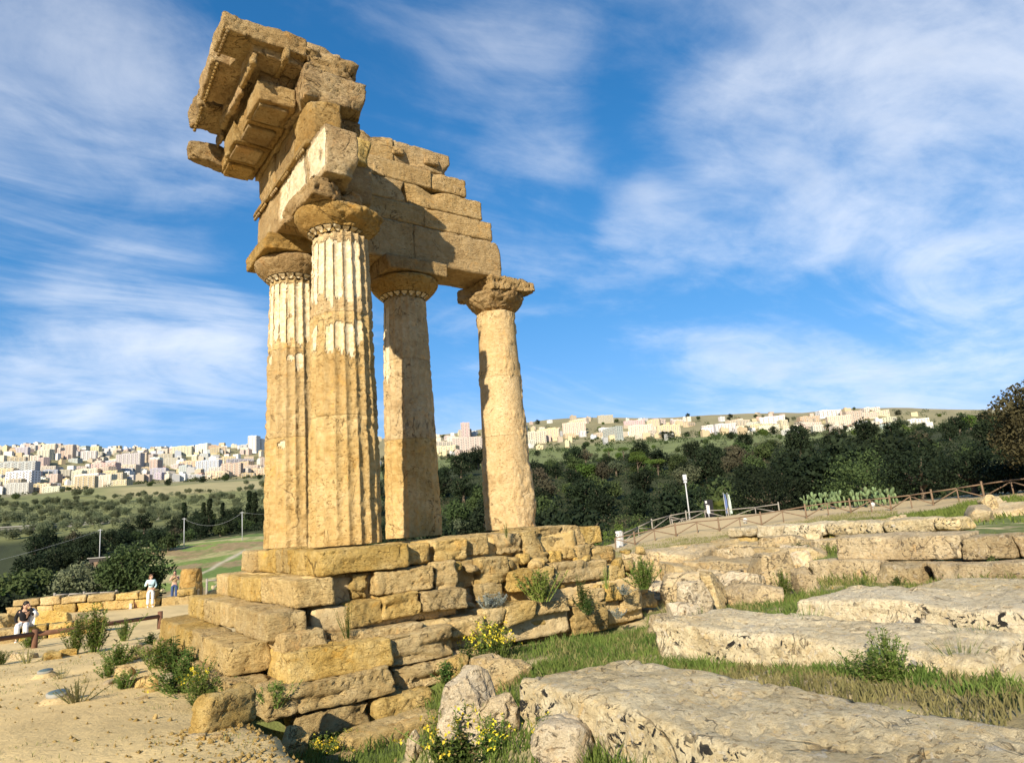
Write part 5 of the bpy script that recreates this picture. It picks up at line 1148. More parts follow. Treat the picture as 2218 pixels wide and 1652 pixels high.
# rope-and-post fences at the back left
pts = [pix_ground(px, py) for px, py in ((90, 1303), (190, 1290), (250, 1283))]
pts = [at_dist(px, 52) for px in (120, 150, 182, 215, 250)]
pole_fence(pts, 'thin grey pole fence behind the low wall under the trees', WOODG, tall=1.0, short=.85)
pts = [at_dist(px, 50) for px in (440, 466, 495, 522, 548)]
pole_fence(pts, 'thin grey pole fence between the column stump and the stepped base', WOODG, tall=1.3, short=1.15)
# utility poles with wires
UP = []
for px, ytop, ybase, r in ((211, 1175, 1226, 200), (390, 1120, 1173, 205), (514, 1112, 1173, 205)):
    x, y, z = at_dist(px, r); e = thing('utility_pole', {211: 'white utility pole near the dark shed', 390: 'leaning white utility pole beside the field track', 514: 'white utility pole at the upper edge of the striped field'}[px], 'utility pole', (x, y, z)); rod('pole', (x, y, z-.5), (x-.15, y, z+8), .12, .08, METAL, e)
    mb = MB(); mb.box((-.15, 0, 7.7), (.1, 1.2, .1), YAW); add('crossarm', mb.mesh('crossarm', METAL), e); UP.append(np.array([x-.15, y, z+7.7]))
def wire(a, b, sag, lb):
    t = np.linspace(0, 1, 14)[:, None]; P = a*(1-t)+b*t; P[:, 2] -= sag*4*(t*(1-t))[:, 0]; c = P.mean(0); mb = MB(); mb.tube(P-c, .02, 5); tag(add('wire', mb.mesh('wire', METAL), None, tuple(c)), lb, 'wire')
wire(UP[1], UP[2], 2.6, 'sagging overhead wire between the two field poles'); wire(UP[0], UP[0]+np.array([-45, -12, -9.]), 1.5, 'overhead wire leading away from the pole near the dark shed'); wire(UP[2], UP[2]+np.array([40, 10, 2.]), 2., 'overhead wire leading behind the columns')
# road parapet and shed
P0 = CAMP+ray(-60, 1146)*300; P1 = CAMP+ray(345, 1121)*330
c = (P0+P1)/2; d = P1-P0; L_ = float(np.linalg.norm(d)); o = thing('road_parapet', 'long thin pale road parapet crossing the slope under the olive grove', 'parapet', tuple(c))
mb = MB()
mb.tube([-d/2, d/2], [.35, .35], 4); add('rail', mb.mesh('rail', CONC, False), o)
mb = MB(); mb.tube([-d/2-up*2.2, d/2-up*2.2], [1.7, 1.7], 4); add('retaining_wall', mb.mesh('retaining_wall', plain('wall_grey', (.16, .155, .14)), False), o)
x, y, z = at_dist(222, 185); sh = thing('field_shed', 'small dark shed with flat pale roof beside a white pole', 'shed', (x, y, z), YAW-math.pi/2)
mb = MB(); mb.box((0, 0, 1.4), (5, 3.5, 2.8)); add('walls', mb.mesh('walls', plain('shed_dark', (.06, .05, .045)), False), sh)
mb = MB(); mb.box((0, 0, 2.9), (5.6, 4.1, .2)); add('roof', mb.mesh('roof', CONC, False), sh); mb = MB(); mb.box((-.8, -1.78, 1.0), (1.1, .08, 2.0)); add('door', mb.mesh('door', WOODB, False), sh)

# ------------------------------------------------------------------ people
SKIN = plain('skin', (.55, .34, .24), .6); HAIRD = plain('hair_dark', (.022, .016, .013), .5); HAIRB = plain('hair_brown', (.12, .06, .03), .5); CLW = plain('cloth_white', (.80, .79, .76)); CLB = plain('cloth_black', (.012, .012, .014)); CLL = plain('cloth_pale_blue', (.55, .76, .80)); JEAN = plain('denim', (.05, .08, .18)); TANC = plain('cloth_tan', (.42, .30, .16)); PHONE = plain('phone', (.02, .02, .02), .3)
def skin_mesh(name, verts, edges, radii, mat, sub=1):
    me = bpy.data.meshes.new(name+'_cage'); me.from_pydata([tuple(v) for v in verts], edges, []); ob = bpy.data.objects.new(name+'_cage', me); col.objects.link(ob)
    ob.modifiers.new('skin', 'SKIN'); ob.modifiers.new('sub', 'SUBSURF').levels = sub
    if not me.skin_vertices: me.skin_vertices.new() if hasattr(me.skin_vertices, 'new') else None
    lay = me.skin_vertices[0].data
    for i, r in enumerate(radii): lay[i].radius = (r, r) if not isinstance(r, tuple) else r
    lay[0].use_root = True
    dg = bpy.context.evaluated_depsgraph_get(); dg.update(); out = bpy.data.meshes.new_from_object(ob.evaluated_get(dg)); bpy.data.objects.remove(ob, do_unlink=True)
    out.name = name; out.materials.clear(); out.materials.append(mat)
    out.polygons.foreach_set('use_smooth', [True]*len(out.polygons)); return out
def ell(name, c, r, mat, parent, rot=(0, 0, 0), n=12, cut=None):
    mb = MB(); V = []; F = []
    for i in range(n+1):
        a = math.pi*i/n
        for j in range(n*2): b = math.pi*j/n; V.append((math.sin(a)*math.cos(b)*r[0], math.sin(a)*math.sin(b)*r[1], math.cos(a)*r[2]))
    m = n*2
    for i in range(n):
        for j in range(m): F.append((i*m+j, (i+1)*m+j, (i+1)*m+(j+1) % m, i*m+(j+1) % m))
    me = mesh_from(name, V, F, mat); return add(name, me, parent, c, rot)
def person(label, loc, rz, J, top, trousers, hair, extras=None, sleeves=True, longhair=True, toplow=.0):
    """J: joints in metres, facing -Y: pelvis chest neck head, and L/R shoulder elbow hand hip knee ankle toe"""
    e = thing('person', label, 'person', loc, rz)
    n = ['pelvis', 'waist', 'chest', 'neck', 'skull', 'shoulderL', 'elbowL', 'handL', 'shoulderR', 'elbowR', 'handR', 'hipL', 'kneeL', 'ankleL', 'toeL', 'hipR', 'kneeR', 'ankleR', 'toeR']
    J = {k: np.array(v, float) for k, v in J.items()}
    J['waist'] = (J['pelvis']*.55+J['chest']*.45); J['skull'] = J['head']*.9+J['neck']*.1
    ed = [('pelvis', 'waist'), ('waist', 'chest'), ('chest', 'neck'), ('neck', 'skull'), ('chest', 'shoulderL'), ('shoulderL', 'elbowL'), ('elbowL', 'handL'), ('chest', 'shoulderR'), ('shoulderR', 'elbowR'), ('elbowR', 'handR'), ('pelvis', 'hipL'), ('hipL', 'kneeL'), ('kneeL', 'ankleL'), ('ankleL', 'toeL'), ('pelvis', 'hipR'), ('hipR', 'kneeR'), ('kneeR', 'ankleR'), ('ankleR', 'toeR')]
    rad = dict(pelvis=.13, waist=.105, chest=.125, neck=.055, skull=.075, shoulder=.062, elbow=.042, hand=.030, hip=.095, knee=.062, ankle=.042, toe=.030)
    rr = lambda k: rad[k.rstrip('LR')] if k.rstrip('LR') in rad else rad[k]
    ix = {k: i for i, k in enumerate(n)}
    add('body', skin_mesh('body', [J[k] for k in n], [(ix[a], ix[b]) for a, b in ed], [rr(k) for k in n], SKIN), e)
    def garment(nm, keys, eds, grow, mat):
        K = {k: i for i, k in enumerate(keys)}; return add(nm, skin_mesh(nm, [J[k] for k in keys], [(K[a], K[b]) for a, b in eds], [rr(k)+grow.get(k.rstrip('LR'), .014) for k in keys], mat), e)
    J['shinL'] = J['kneeL']*.12+J['ankleL']*.88; J['shinR'] = J['kneeR']*.12+J['ankleR']*.88; rad['shin'] = .05
    J['belt'] = J['pelvis']*.6+J['waist']*.4; rad['belt'] = .115
    garment('trousers', ['pelvis', 'belt', 'hipL', 'kneeL', 'shinL', 'hipR', 'kneeR', 'shinR'], [('pelvis', 'belt'), ('pelvis', 'hipL'), ('hipL', 'kneeL'), ('kneeL', 'shinL'), ('pelvis', 'hipR'), ('hipR', 'kneeR'), ('kneeR', 'shinR')], dict(pelvis=.018, hip=.016, knee=.022, shin=.038), trousers)
    J['top'] = J['chest']*.55+J['neck']*.45; rad['top'] = .08; J['hem'] = J['waist']*.6+J['belt']*.4 if toplow == 0 else J['pelvis']*(toplow)+J['waist']*(1-toplow); rad['hem'] = .112
    J['wristL'] = J['elbowL']*.15+J['handL']*.85; J['wristR'] = J['elbowR']*.15+J['handR']*.85; rad['wrist'] = .034
    keys = ['chest', 'waist', 'hem', 'top', 'shoulderL', 'shoulderR']; eds = [('chest', 'waist'), ('waist', 'hem'), ('chest', 'top'), ('chest', 'shoulderL'), ('chest', 'shoulderR')]
    if sleeves: keys += ['elbowL', 'wristL', 'elbowR', 'wristR']; eds += [('shoulderL', 'elbowL'), ('elbowL', 'wristL'), ('shoulderR', 'elbowR'), ('elbowR', 'wristR')]
    garment('shirt', keys, eds, dict(chest=.016, waist=.02, hem=.026), top)
    h = J['head']; d = np.array(J.get('look', (0, -1, 0)), float); d /= np.linalg.norm(d); yaw = math.atan2(d[0], -d[1]); pit = math.asin(np.clip(-d[2], -1, 1))
    hd = ell('head', tuple(h), (.078, .096, .115), SKIN, e, (pit, 0, yaw))
    ell('nose', (0, -.098, -.01), (.014, .022, .022), SKIN, hd, n=6); ell('mouth', (0, -.088, -.052), (.024, .008, .008), plain('lip', (.40, .15, .13)) if 'lip' not in MAT else MAT['lip'], hd, n=6)
    for s in (-1, 1): ell('eye', (s*.032, -.086, .018), (.013, .008, .008), HAIRD, hd, n=6); ell('ear', (s*.078, .005, 0), (.012, .024, .032), SKIN, hd, n=6)
    hr = ell('hair', (0, .022, .030), (.091, .104, .108), hair, hd)
    if longhair: ell('hair_length', (0, .07, -.11), (.085, .05, .17), hair, hd)
    for s in 'LR':
        hp = J['hand'+s]; fd = hp-J['elbow'+s]; fd /= np.linalg.norm(fd); sd = np.cross(fd, [0, 0, 1.0]); sd = sd/(np.linalg.norm(sd)+1e-6) if np.linalg.norm(sd) > .1 else np.array([1., 0, 0]); nn = np.cross(sd, fd)
        pv = [hp-fd*.02, hp+fd*.05]; pe = [(0, 1)]; pr = [.028, .030]
        mb = MB(); mb.tube([hp-fd*.03, hp+fd*.03, hp+fd*.075], [.026, .036, .034], 8)
        for q in range(4):
            o_ = sd*(-.027+.018*q); l_ = (.06, .072, .068, .052)[q]; b0 = hp+fd*.07+o_; b1 = b0+fd*l_*.55; b2 = b1+(fd*.6+nn*-.8)*l_*.5; mb.tube([b0, b1, b2], [.009, .0085, .007], 6)
        b0 = hp+fd*.02+sd*-.03; mb.tube([b0, b0+fd*.03-sd*.025, b0+fd*.06-sd*.03], [.011, .010, .008], 6)
        add('hand', mb.mesh('hand', SKIN), e)
        a_ = J['ankle'+s]; t_ = J['toe'+s]; mb = MB(); mb.tube([a_+(a_-t_)*.35-np.array([0, 0, .045]), a_*.6+t_*.4-np.array([0, 0, .012]), t_+np.array([0, 0, -.0])], [.036, .042, .030], 8); add('shoe', mb.mesh('shoe', CLW), e)
    if extras: extras(e, J)
    return e
def toward_cam(p): return math.atan2(CAMP[1]-p[1], CAMP[0]-p[0])+math.pi/2
STAND = dict(pelvis=(0, 0, .93), chest=(0, -.01, 1.27), neck=(0, 0, 1.46), head=(0, -.015, 1.60), hipL=(.10, 0, .88), kneeL=(.11, -.02, .48), ankleL=(.11, .02, .085), toeL=(.13, -.13, .035), hipR=(-.10, 0, .88), kneeR=(-.11, -.02, .48), ankleR=(-.11, .02, .085), toeR=(-.13, -.13, .035), shoulderL=(.18, 0, 1.38), shoulderR=(-.18, 0, 1.38))
p = pix_ground(325, 1315); person('woman standing in pale blue top and white trousers by the low wall', tuple(p), toward_cam(p)+.15, dict(STAND, elbowL=(.27, .03, 1.10), handL=(.16, -.12, .99), elbowR=(-.27, .02, 1.12), handR=(-.20, -.16, 1.22), look=(.5, -.8, -.1)), CLL, CLW, HAIRB, toplow=.6)
def phone(e, J):
    mb = MB(); c = (J['handL']+J['handR'])/2; mb.box(c+np.array([0, -.03, .06]), (.155, .012, .078)); add('phone_case', mb.mesh('phone_case', PHONE, False), e)
x, y, z = at_dist(372, 46.5); person('woman in jeans holding a phone up to take a picture behind the low wall', (x, y, z+.12), toward_cam((x, y))-.1, dict(STAND, elbowL=(.24, -.12, 1.16), handL=(.07, -.26, 1.40), elbowR=(-.24, -.12, 1.16), handR=(-.07, -.26, 1.40), look=(0, -1, -.1)), TANC, JEAN, HAIRD, phone, sleeves=False)
def jacket(e, J):
    keys = ['shoulderL', 'elbowL', 'wristL']; mb = MB()
    a, b, c = J['shoulderL']+np.array([.02, .03, .03]), J['elbowL']+np.array([.05, .03, 0]), J['wristL']
    mb.tube([a, (a+b)/2, b, (b+c)/2], [.07, .085, .08, .065], 10); add('jacket_sleeve', mb.mesh('jacket_sleeve', CLW), e)
    V = []; F = []
    for i in range(8):
        for j in range(6):
            V.append((.10+.045*j+.01*math.sin(i), .10+.03*math.sin(j*1.4+i*.5)-.02*j, .98-.085*i+.0*j))
    for i in range(7):
        for j in range(5): F.append((i*6+j, i*6+j+1, (i+1)*6+j+1, (i+1)*6+j))
    add('jacket', mesh_from('jacket', V, F, CLW), e)
A2, B2, a2, L2 = BENCH
p = pix_ground(26, 1398); q = np.array([p[0], p[1]])
fw = np.array([math.sin(a2), -math.cos(a2)])      # wall faces this way
t_ = np.dot(q-A2[:2], [math.cos(a2), math.sin(a2)]); s_ = A2[:2]+np.array([math.cos(a2), math.sin(a2)])*t_
zw = A2[2]+(B2[2]-A2[2])*np.clip(t_/L2, 0, 1)
SIT = dict(pelvis=(0, .02, .575), chest=(.03, -.07, .90), neck=(.05, -.10, 1.07), head=(.07, -.16, 1.20), hipL=(.10, -.02, .56), kneeL=(.13, -.42, .52), ankleL=(.16, -.40, .11), toeL=(.17, -.56, .05), hipR=(-.10, -.02, .56), kneeR=(-.10, -.44, .53), ankleR=(-.09, -.43, .10), toeR=(-.10, -.58, .045), shoulderL=(.20, -.06, 1.00), elbowL=(.33, -.20, .84), handL=(.17, -.20, 1.17), shoulderR=(-.14, -.06, 1.00), elbowR=(-.22, .02, .76), handR=(-.16, -.10, .58), look=(.55, -.7, -.45))
person('seated woman in black top and white trousers leaning her head on her hand', (s_[0]+fw[0]*-.08, s_[1]+fw[1]*-.08, zw-.02), a2, SIT, CLB, CLW, HAIRD, jacket)
# ------------------------------------------------------------------ near plants and grass
WEED = leaf_mat('weed_leaf', (.085, .135, .025), (.19, .25, .055), trans=.3); WEEDD = leaf_mat('weed_dark', (.055, .10, .022), (.11, .17, .04), trans=.3); DRY = leaf_mat('dry_straw', (.23, .19, .08), (.36, .30, .14), trans=.2); SILV = leaf_mat('silver_leaf', (.25, .29, .26), (.38, .42, .38), trans=.1)
FLOW = leaf_mat('yellow_flower', (.55, .42, .03), (.70, .58, .06), trans=.2, vary=.1); GRASS = leaf_mat('grass_blade', (.07, .115, .022), (.16, .20, .045), trans=.3); GRASSD = leaf_mat('grass_dry', (.17, .17, .06), (.30, .27, .11), trans=.25)
def weed_mesh(name, h, spread, nst, nleaf, leaf, wid, mats, seed, flowers=0, droop=.25, straight=.6):
    R = np.random.default_rng(seed); V = []; F = []; M = []
    def quad(p, d, up_, l, w, m):
        d = d/np.linalg.norm(d); s_ = np.cross(d, up_); s_ = s_/(np.linalg.norm(s_)+1e-6); i = len(V)
        mid = p+d*l*.5+np.array([0, 0, .08*l]); tip = p+d*l-np.array([0, 0, droop*l])
        V.extend([p, mid+s_*w*.5, tip, mid-s_*w*.5]); F.append((i, i+1, i+2, i+3)); M.append(m)
    for s in range(nst):
        a = R.uniform(0, 6.283); rr = abs(R.normal())*spread*.32; b = np.array([math.cos(a)*rr*.35, math.sin(a)*rr*.35, 0]); lean = np.array([math.cos(a), math.sin(a), 0])*rr
        H = h*R.uniform(.6, 1.08)*(1-.35*min(1, rr/spread)); top = b+lean+np.array([0, 0, H])
        i = len(V); w = .006; q = np.cross(top-b, [0.3, .9, .1]); q /= np.linalg.norm(q); V.extend([b-q*w, b+q*w, top+q*w*.4, top-q*w*.4]); F.append((i, i+1, i+2, i+3)); M.append(0)
        for k in range(nleaf):
            t = R.uniform(.12, 1.0); p = b+(top-b)*t; az = R.uniform(0, 6.283); d = np.array([math.cos(az), math.sin(az), straight+R.uniform(-.2, .4)])
            quad(p, d, np.array([0, 0, 1.]), leaf*R.uniform(.6, 1.2)*(1.1-.5*t), wid*R.uniform(.7, 1.2), 0 if R.uniform() > .14 else len(mats))
        for k in range(int(flowers*R.uniform(.5, 1.4))):
            p = top-np.array([0, 0, 1.])*R.uniform(0, .35)*H+R.normal(size=3)*.035; az = R.uniform(0, 6.283); d = np.array([math.cos(az), math.sin(az), .5]); quad(p, d, R.normal(size=3), .032, .028, 1); quad(p, -d, R.normal(size=3), .032, .028, 1)
    return mesh_from(name, np.array(V), F, list(mats)+[DRY], False, midx=M)
WK = {'weed': [weed_mesh('weed', .42, .46, 44, 22, .10, .020, [WEED], 1), weed_mesh('weed', .38, .5, 48, 22, .09, .022, [WEED], 2), weed_mesh('weed', .48, .42, 40, 24, .10, .019, [WEED], 3)],
      'dark': [weed_mesh('weed', .34, .42, 24, 16, .10, .04, [WEEDD], 4, straight=.3), weed_mesh('weed', .40, .40, 22, 18, .09, .036, [WEEDD], 5, straight=.3)],
      'flower': [weed_mesh('weed', .55, .48, 24, 20, .10, .020, [WEED, FLOW], 6, flowers=4), weed_mesh('weed', .46, .42, 22, 20, .10, .020, [WEED, FLOW], 7, flowers=3)],
      'dry': [weed_mesh('weed', .26, .3, 18, 16, .06, .008, [GRASSD], 8)], 'silver': [weed_mesh('weed', .22, .34, 26, 14, .07, .022, [SILV], 9, straight=.4)],
      'tall': [weed_mesh('weed', .75, .22, 14, 30, .07, .010, [WEED], 10, straight=.9), weed_mesh('weed', .6, .3, 18, 28, .07, .010, [WEED], 11, straight=.9)],
      'tuft': []}
def tuft_mesh(seed, n, h, sp, mats):
    R = np.random.default_rng(seed); V = []; F = []
    for i in range(n):
        a = R.uniform(0, 6.283); r = sp*R.uniform(0, 1)**.7; b = np.array([math.cos(a)*r*.5, math.sin(a)*r*.5, 0]); H = h*R.uniform(.5, 1.1); d = np.array([math.cos(a)*r, math.sin(a)*r, 0])*R.uniform(.3, 1.2)
        s_ = np.array([-math.sin(a+1), math.cos(a+1), 0])*.005; m = b+d*.35+np.array([0, 0, H*.6]); t = b+d+np.array([0, 0, H]); k = len(V); V += [b-s_, b+s_, m+s_*.8, m-s_*.8, t]; F += [(k, k+1, k+2, k+3), (k+3, k+2, k+4)]
    return mesh_from('tuft', np.array(V), F, mats, False)
WK['tuft'] = [tuft_mesh(31, 120, .42, .22, [GRASS]), tuft_mesh(32, 110, .36, .26, [GRASS]), tuft_mesh(33, 90, .34, .24, [GRASSD])]
WN = {'weed': ('weed_plant', 'weed'), 'dark': ('leafy_plant', 'plant'), 'flower': ('flowering_weed', 'flower plant'), 'dry': ('dry_weed', 'weed'), 'silver': ('silver_plant', 'plant'), 'tall': ('tall_weed', 'weed'), 'tuft': ('grass_tuft', 'grass')}
Rv = np.random.default_rng(55)
def plant(kind, x, y, z, s, label, var=None, group=None):
    ms = WK[kind]; me = ms[int(Rv.integers(len(ms))) if var is None else var]; o = add(WN[kind][0], me, None, (x, y, z), (0, 0, float(Rv.uniform(0, 6.28))), (s, s, s*float(Rv.uniform(.9, 1.15)))); return tag(o, label, WN[kind][1], group)
def plant_px(kind, px, py, s, label, dist=None, var=None, group=None):
    p = pix_ground(px, py) if dist is None else CAMP+ray(px, py)*dist
    return plant(kind, p[0], p[1], p[2]-.02, s, label, var, group)
# singled-out plants, each at the foot seen in the photograph
for k, px, py, s, lb in [
  ('weed', 205, 1412, 2.3, 'large bushy green weed with yellowish tops in front of the log rail'), ('weed', 165, 1415, 1.7, 'bushy weed at the side of the large one in front of the log rail'), ('weed', 62, 1402, 1.2, 'low weed at the foot of the log rail post'), ('weed', 270, 1388, 1.2, 'thin green weed under the log rail'),
  ('weed', 255, 1440, 1.2, 'round weed left of the flat pale slabs'), ('dark', 325, 1400, 1.1, 'green weed against the lowest step'), ('weed', 345, 1448, 1.35, 'spreading weed over the flat pale slabs'), ('dark', 375, 1462, 1.4, 'dense green weed at the corner of the lowest step'), ('dark', 410, 1470, 1.2, 'dense green weed touching the lowest step'), ('weed', 400, 1500, 1.2, 'yellow-green weed by the slanting long stone'),
  ('flower', 425, 1510, .95, 'weed with yellow flowers by the steps'), ('weed', 440, 1535, 1.0, 'weed right behind the tilted ochre block'), ('dark', 380, 1498, .75, 'small dark green weed beside the slanting long stone'), ('weed', 268, 1492, .75, 'small weed beside the brown stone'), ('weed', 235, 1466, .8, 'small weed on the bare earth'), ('dry', 168, 1520, 1.3, 'small dry upright weed beside the nearer uplight'), ('dry', 132, 1470, .9, 'small dry weed beside the farther uplight'), ('dry', 185, 1478, .5, 'tiny dry weed on the bare earth'), ('dry', 60, 1436, 1.2, 'dry low weed beside the whitish stone'), ('weed', 0, 1440, .8, 'small dry green weed at the edge of the earth')]:
    plant_px(k, px, py, s, lb)
for k, x, y, z, s, lb in [
  ('tall', -.55, -1.36, -1.16, .72, 'green plant growing from the joint of the third step'), ('weed', -1.85, -1.0, -1.75, .8, 'weed at the foot of the lowest step corner'), ('weed', -1.6, -1.75, -1.72, .8, 'weed between the lowest step and the tilted block'),
  ('weed', 2.75, -1.22, -1.12, 1.25, 'large leafy weed standing on the broken base'), ('tall', 2.95, -1.15, -1.1, .7, 'slim weed beside the large leafy weed on the broken base'), ('weed', 5.25, -1.05, -1.22, 1.15, 'round fresh green shrub on the corner of the broken base'), ('weed', 5.45, -.9, -1.2, 1.1, 'second round fresh green shrub on the corner of the broken base'), ('silver', 1.85, -1.02, -1.14, 1.15, 'silvery grey cushion plant in the gap of the broken base'), ('silver', 2.1, -.98, -1.12, .9, 'small silvery plant next to the silvery cushion'), ('silver', 4.75, -1.05, -1.25, .8, 'silvery plant under the round shrub'), ('silver', 4.45, -1.15, -1.62, .8, 'silvery plant hanging between the lowest blocks'),
  ('dark', 3.62, -1.2, -1.35, .9, 'green leafy plant beside a white-topped block'), ('dark', 3.5, -1.45, -1.4, .7, 'green plant tucked under a white-topped block'), ('tall', 2.62, -.55, -.1, .42, 'tiny weed on top of the stylobate edge'), ('tall', 3.6, -1.15, -1.15, .6, 'slim weed rising behind a white-topped block'), ('tall', 4.3, -1.1, -1.1, .6, 'slim dry weed among the rubble of the base'),
  ('flower', 1.28, -1.75, -1.75, 1.05, 'tall weed covered with yellow flowers by the layered beds'), ('flower', 1.55, -1.7, -1.75, .95, 'second yellow-flowered weed by the layered beds'), ('dark', .55, -1.95, -1.80, .75, 'dark green vine leaves at the layered beds'), ('dark', .98, -1.85, -1.7, .7, 'dark green leaves under the yellow flowers'), ('tall', .62, -2.2, -2.0, .8, 'slim weed below the layered beds')]:
    plant(k, x, y, z, s, lb)
for k, px, py, s, lb in [
  ('flower', 960, 1668, 1.0, 'clump of yellow flowers around the small pointed stone'), ('flower', 1010, 1640, .95, 'yellow-flowered weed in front of the tall pointed boulder'), ('flower', 1065, 1640, .8, 'leafy yellow-flowered weed right of the tall pointed boulder'), ('flower', 700, 1650, .7, 'yellow-flowered weed in the trench'), ('flower', 755, 1625, .6, 'second yellow-flowered weed in the trench'), ('flower', 1185, 1650, .7, 'leafy weed in front of the round pinkish boulder'), ('dark', 1000, 1672, .9, 'broad green weed under the yellow flowers'),
  ('dark', 1275, 1545, .8, 'dark weed against the lichen-spotted slab'), ('flower', 1320, 1600, .5, 'small yellow flowers beside the round pinkish boulder'), ('dark', 850, 1520, .6, 'dark leaves under the foundation beds'), ('tall', 1730, 1515, .5, 'slim weed on the surface of the long slab'), ('flower', 2035, 1645, .5, 'yellow flowers at the edge of the broad slab'), ('flower', 1965, 1600, .4, 'slim yellow-flowered stem on the broad slab'),
  ('weed', 1930, 1478, .85, 'dense green weed before the rounded slab end'), ('weed', 1900, 1480, .8, 'green weed at the left of the dense one before the rounded slab end'), ('tuft', 1790, 1425, .95, 'tall grass tuft growing in the slab notch'), ('tuft', 1755, 1400, 1.05, 'taller grass tuft growing in the slab notch'), ('tuft', 1715, 1395, .9, 'grass tuft at the start of the slab notch'), ('tuft', 2120, 1425, .9, 'grass tuft right of the rounded slab end'), ('tuft', 2085, 1460, .8, 'lower grass tuft right of the rounded slab end'), ('tuft', 2155, 1400, .8, 'grass tuft by the brown soil'),
  ('tall', 1640, 1380, .6, 'slim weed on the rim of the rounded slab'), ('tall', 1525, 1370, .6, 'slim weed at the tip of the rounded slab'), ('tuft', 1590, 1315, .9, 'grass tuft before the long low pale block'), ('tuft', 1640, 1310, .9, 'second grass tuft before the long low pale block'), ('tuft', 1560, 1318, .8, 'grass tuft by the upright pale block'), ('weed', 1700, 1290, .9, 'green weed at the whitish squared stone'), ('tuft', 1740, 1290, .9, 'grass tuft at the foot of the whitish squared stone'), ('dark', 2155, 1248, .8, 'green plant on the step of the block wall'), ('dark', 1945, 1268, .5, 'green plant in the crack of the block wall'),
  ('dark', 1870, 1270, .4, 'tiny plant under the block wall'), ('weed', 1720, 1165, 1.2, 'yellow-green bush on the long low ruined wall'), ('weed', 1455, 1215, .7, 'green plant in the rubble'), ('weed', 1535, 1210, .6, 'second green plant in the rubble'), ('dark', 1735, 1200, .9, 'dark ivy plant over the rubble'), ('dark', 1475, 1325, .9, 'dark plant between the rubble and the stepped base'), ('weed', 1600, 1195, .6, 'low green plant behind the rubble'), ('tuft', 1450, 1345, 1.0, 'tall grass before the corner of the broken base'), ('tuft', 1420, 1365, .9, 'grass clump before the corner of the broken base')]:
    plant_px(k, px, py, s, lb)
# ------------------------------------------------------------------ grass that nobody could count
def grass_patch(name, label, n, samp, h, mat, seed, wid=.006):
    R = np.random.default_rng(seed); X, Y, hh = samp(R, n); Z = gz(X, Y)-.02; n = len(X)
    a = R.uniform(0, 6.283, n); H = h*R.uniform(.45, 1.15, n)*hh; ln = H*R.uniform(.15, .7, n); d = np.stack([np.cos(a)*ln, np.sin(a)*ln, H], 1); b = np.stack([X, Y, Z], 1)
    b_ = R.uniform(0, 6.283, n); s_ = np.stack([np.cos(b_), np.sin(b_), 0*a], 1)*(wid*R.uniform(.7, 1.4, n))[:, None]
    m = b+d*np.array([.35, .35, .62]); t = b+d; V = np.stack([b-s_, b+s_, m+s_*.8, m-s_*.8, t, t], 1).reshape(-1, 3); k = np.arange(n)*6
    F = np.concatenate([np.stack([k, k+1, k+2, k+3], 1), np.stack([k+3, k+2, k+4, k+5], 1)])
    V[5::6] += s_*.15
    o = add(name, mesh_from(name, V, F, mat, False)); o['kind'] = 'stuff'; o['label'] = label; o['category'] = 'grass'; return o
def samp_area(x0, x1, y0, y1, thr, f=.9, off=0, cond=None):
    def g(R, n):
        X = R.uniform(x0, x1, n*4); Y = R.uniform(y0, y1, n*4); P = np.stack([X, Y, 0*X], 1); q = fbm(P*f+off, 3)+.35*pn(P*3.1+off)
        ok = q > thr+R.normal(size=len(X))*.08
        if cond is not None: ok &= cond(X, Y)
        X = X[ok][:n]; Y = Y[ok][:n]; return X, Y, np.clip(.7+q[ok][:n], .4, 1.5)
    return g
grass_patch('trench_grass', 'dark green grass filling the trench under the foundation beds', 9000, samp_area(-2.0, 1.6, -7.2, -1.7, -.18, cond=lambda X, Y: (Y > -5.1) | (X < -.7)), .20, GRASS, 1)
grass_patch('floor_grass', 'green grass between the stepped base and the limestone slabs', 16000, samp_area(.8, 6.4, -5.2, -1.2, -.22, cond=lambda X, Y: (Y > -4.2) | (X < 1.9) | (X > 3.3)), .17, GRASS, 2)
grass_patch('floor_dry_grass', 'thin dry grass between the limestone slabs', 9000, samp_area(.6, 8.6, -9, -2, -.02, cond=lambda X, Y: ((X > .75) & (X < 2.0)) | ((X > 3.2) & (X < 3.6)) | (X > 4.9)), .12, GRASSD, 3)
grass_patch('slab_grass', 'grass strips along the feet of the limestone slabs', 4200, samp_area(.66, 2.02, -8.2, -4.4, -.10, 1.3, 3, cond=lambda X, Y: (np.abs(X-1.82) < .22+.1*np.sin(Y*3)) | (np.abs(X-.78) < .12)), .15, GRASS, 22)
grass_patch('slab_dry_grass', 'straw-coloured grass mixed in along the limestone slabs', 5000, samp_area(.66, 2.02, -8.2, -4.4, -.20, 1.3, 13), .13, GRASSD, 27)
grass_patch('floor_straw', 'straw-coloured blades among the green grass by the stepped base', 6000, samp_area(.8, 6.4, -5.2, -1.2, -.1, 1.4, 6, cond=lambda X, Y: (Y > -4.2) | (X < 1.9) | (X > 3.3)), .15, GRASSD, 28)
grass_patch('slab_grass', 'green grass between the second and the third limestone slab', 2800, samp_area(3.2, 3.65, -9.0, -4.8, -.15, 1.3, 5), .16, GRASS, 23)
grass_patch('slab_grass', 'grass along the lichen-spotted edge of the longest slab', 3500, samp_area(-1.75, -.66, -8.4, -4.6, -.05, 1.3, 8), .15, GRASS, 24)
grass_patch('ruin_grass', 'patchy green grass among the fallen stones', 9000, samp_area(5.5, 13.2, -6.5, 4, .02), .20, GRASS, 4, .008)
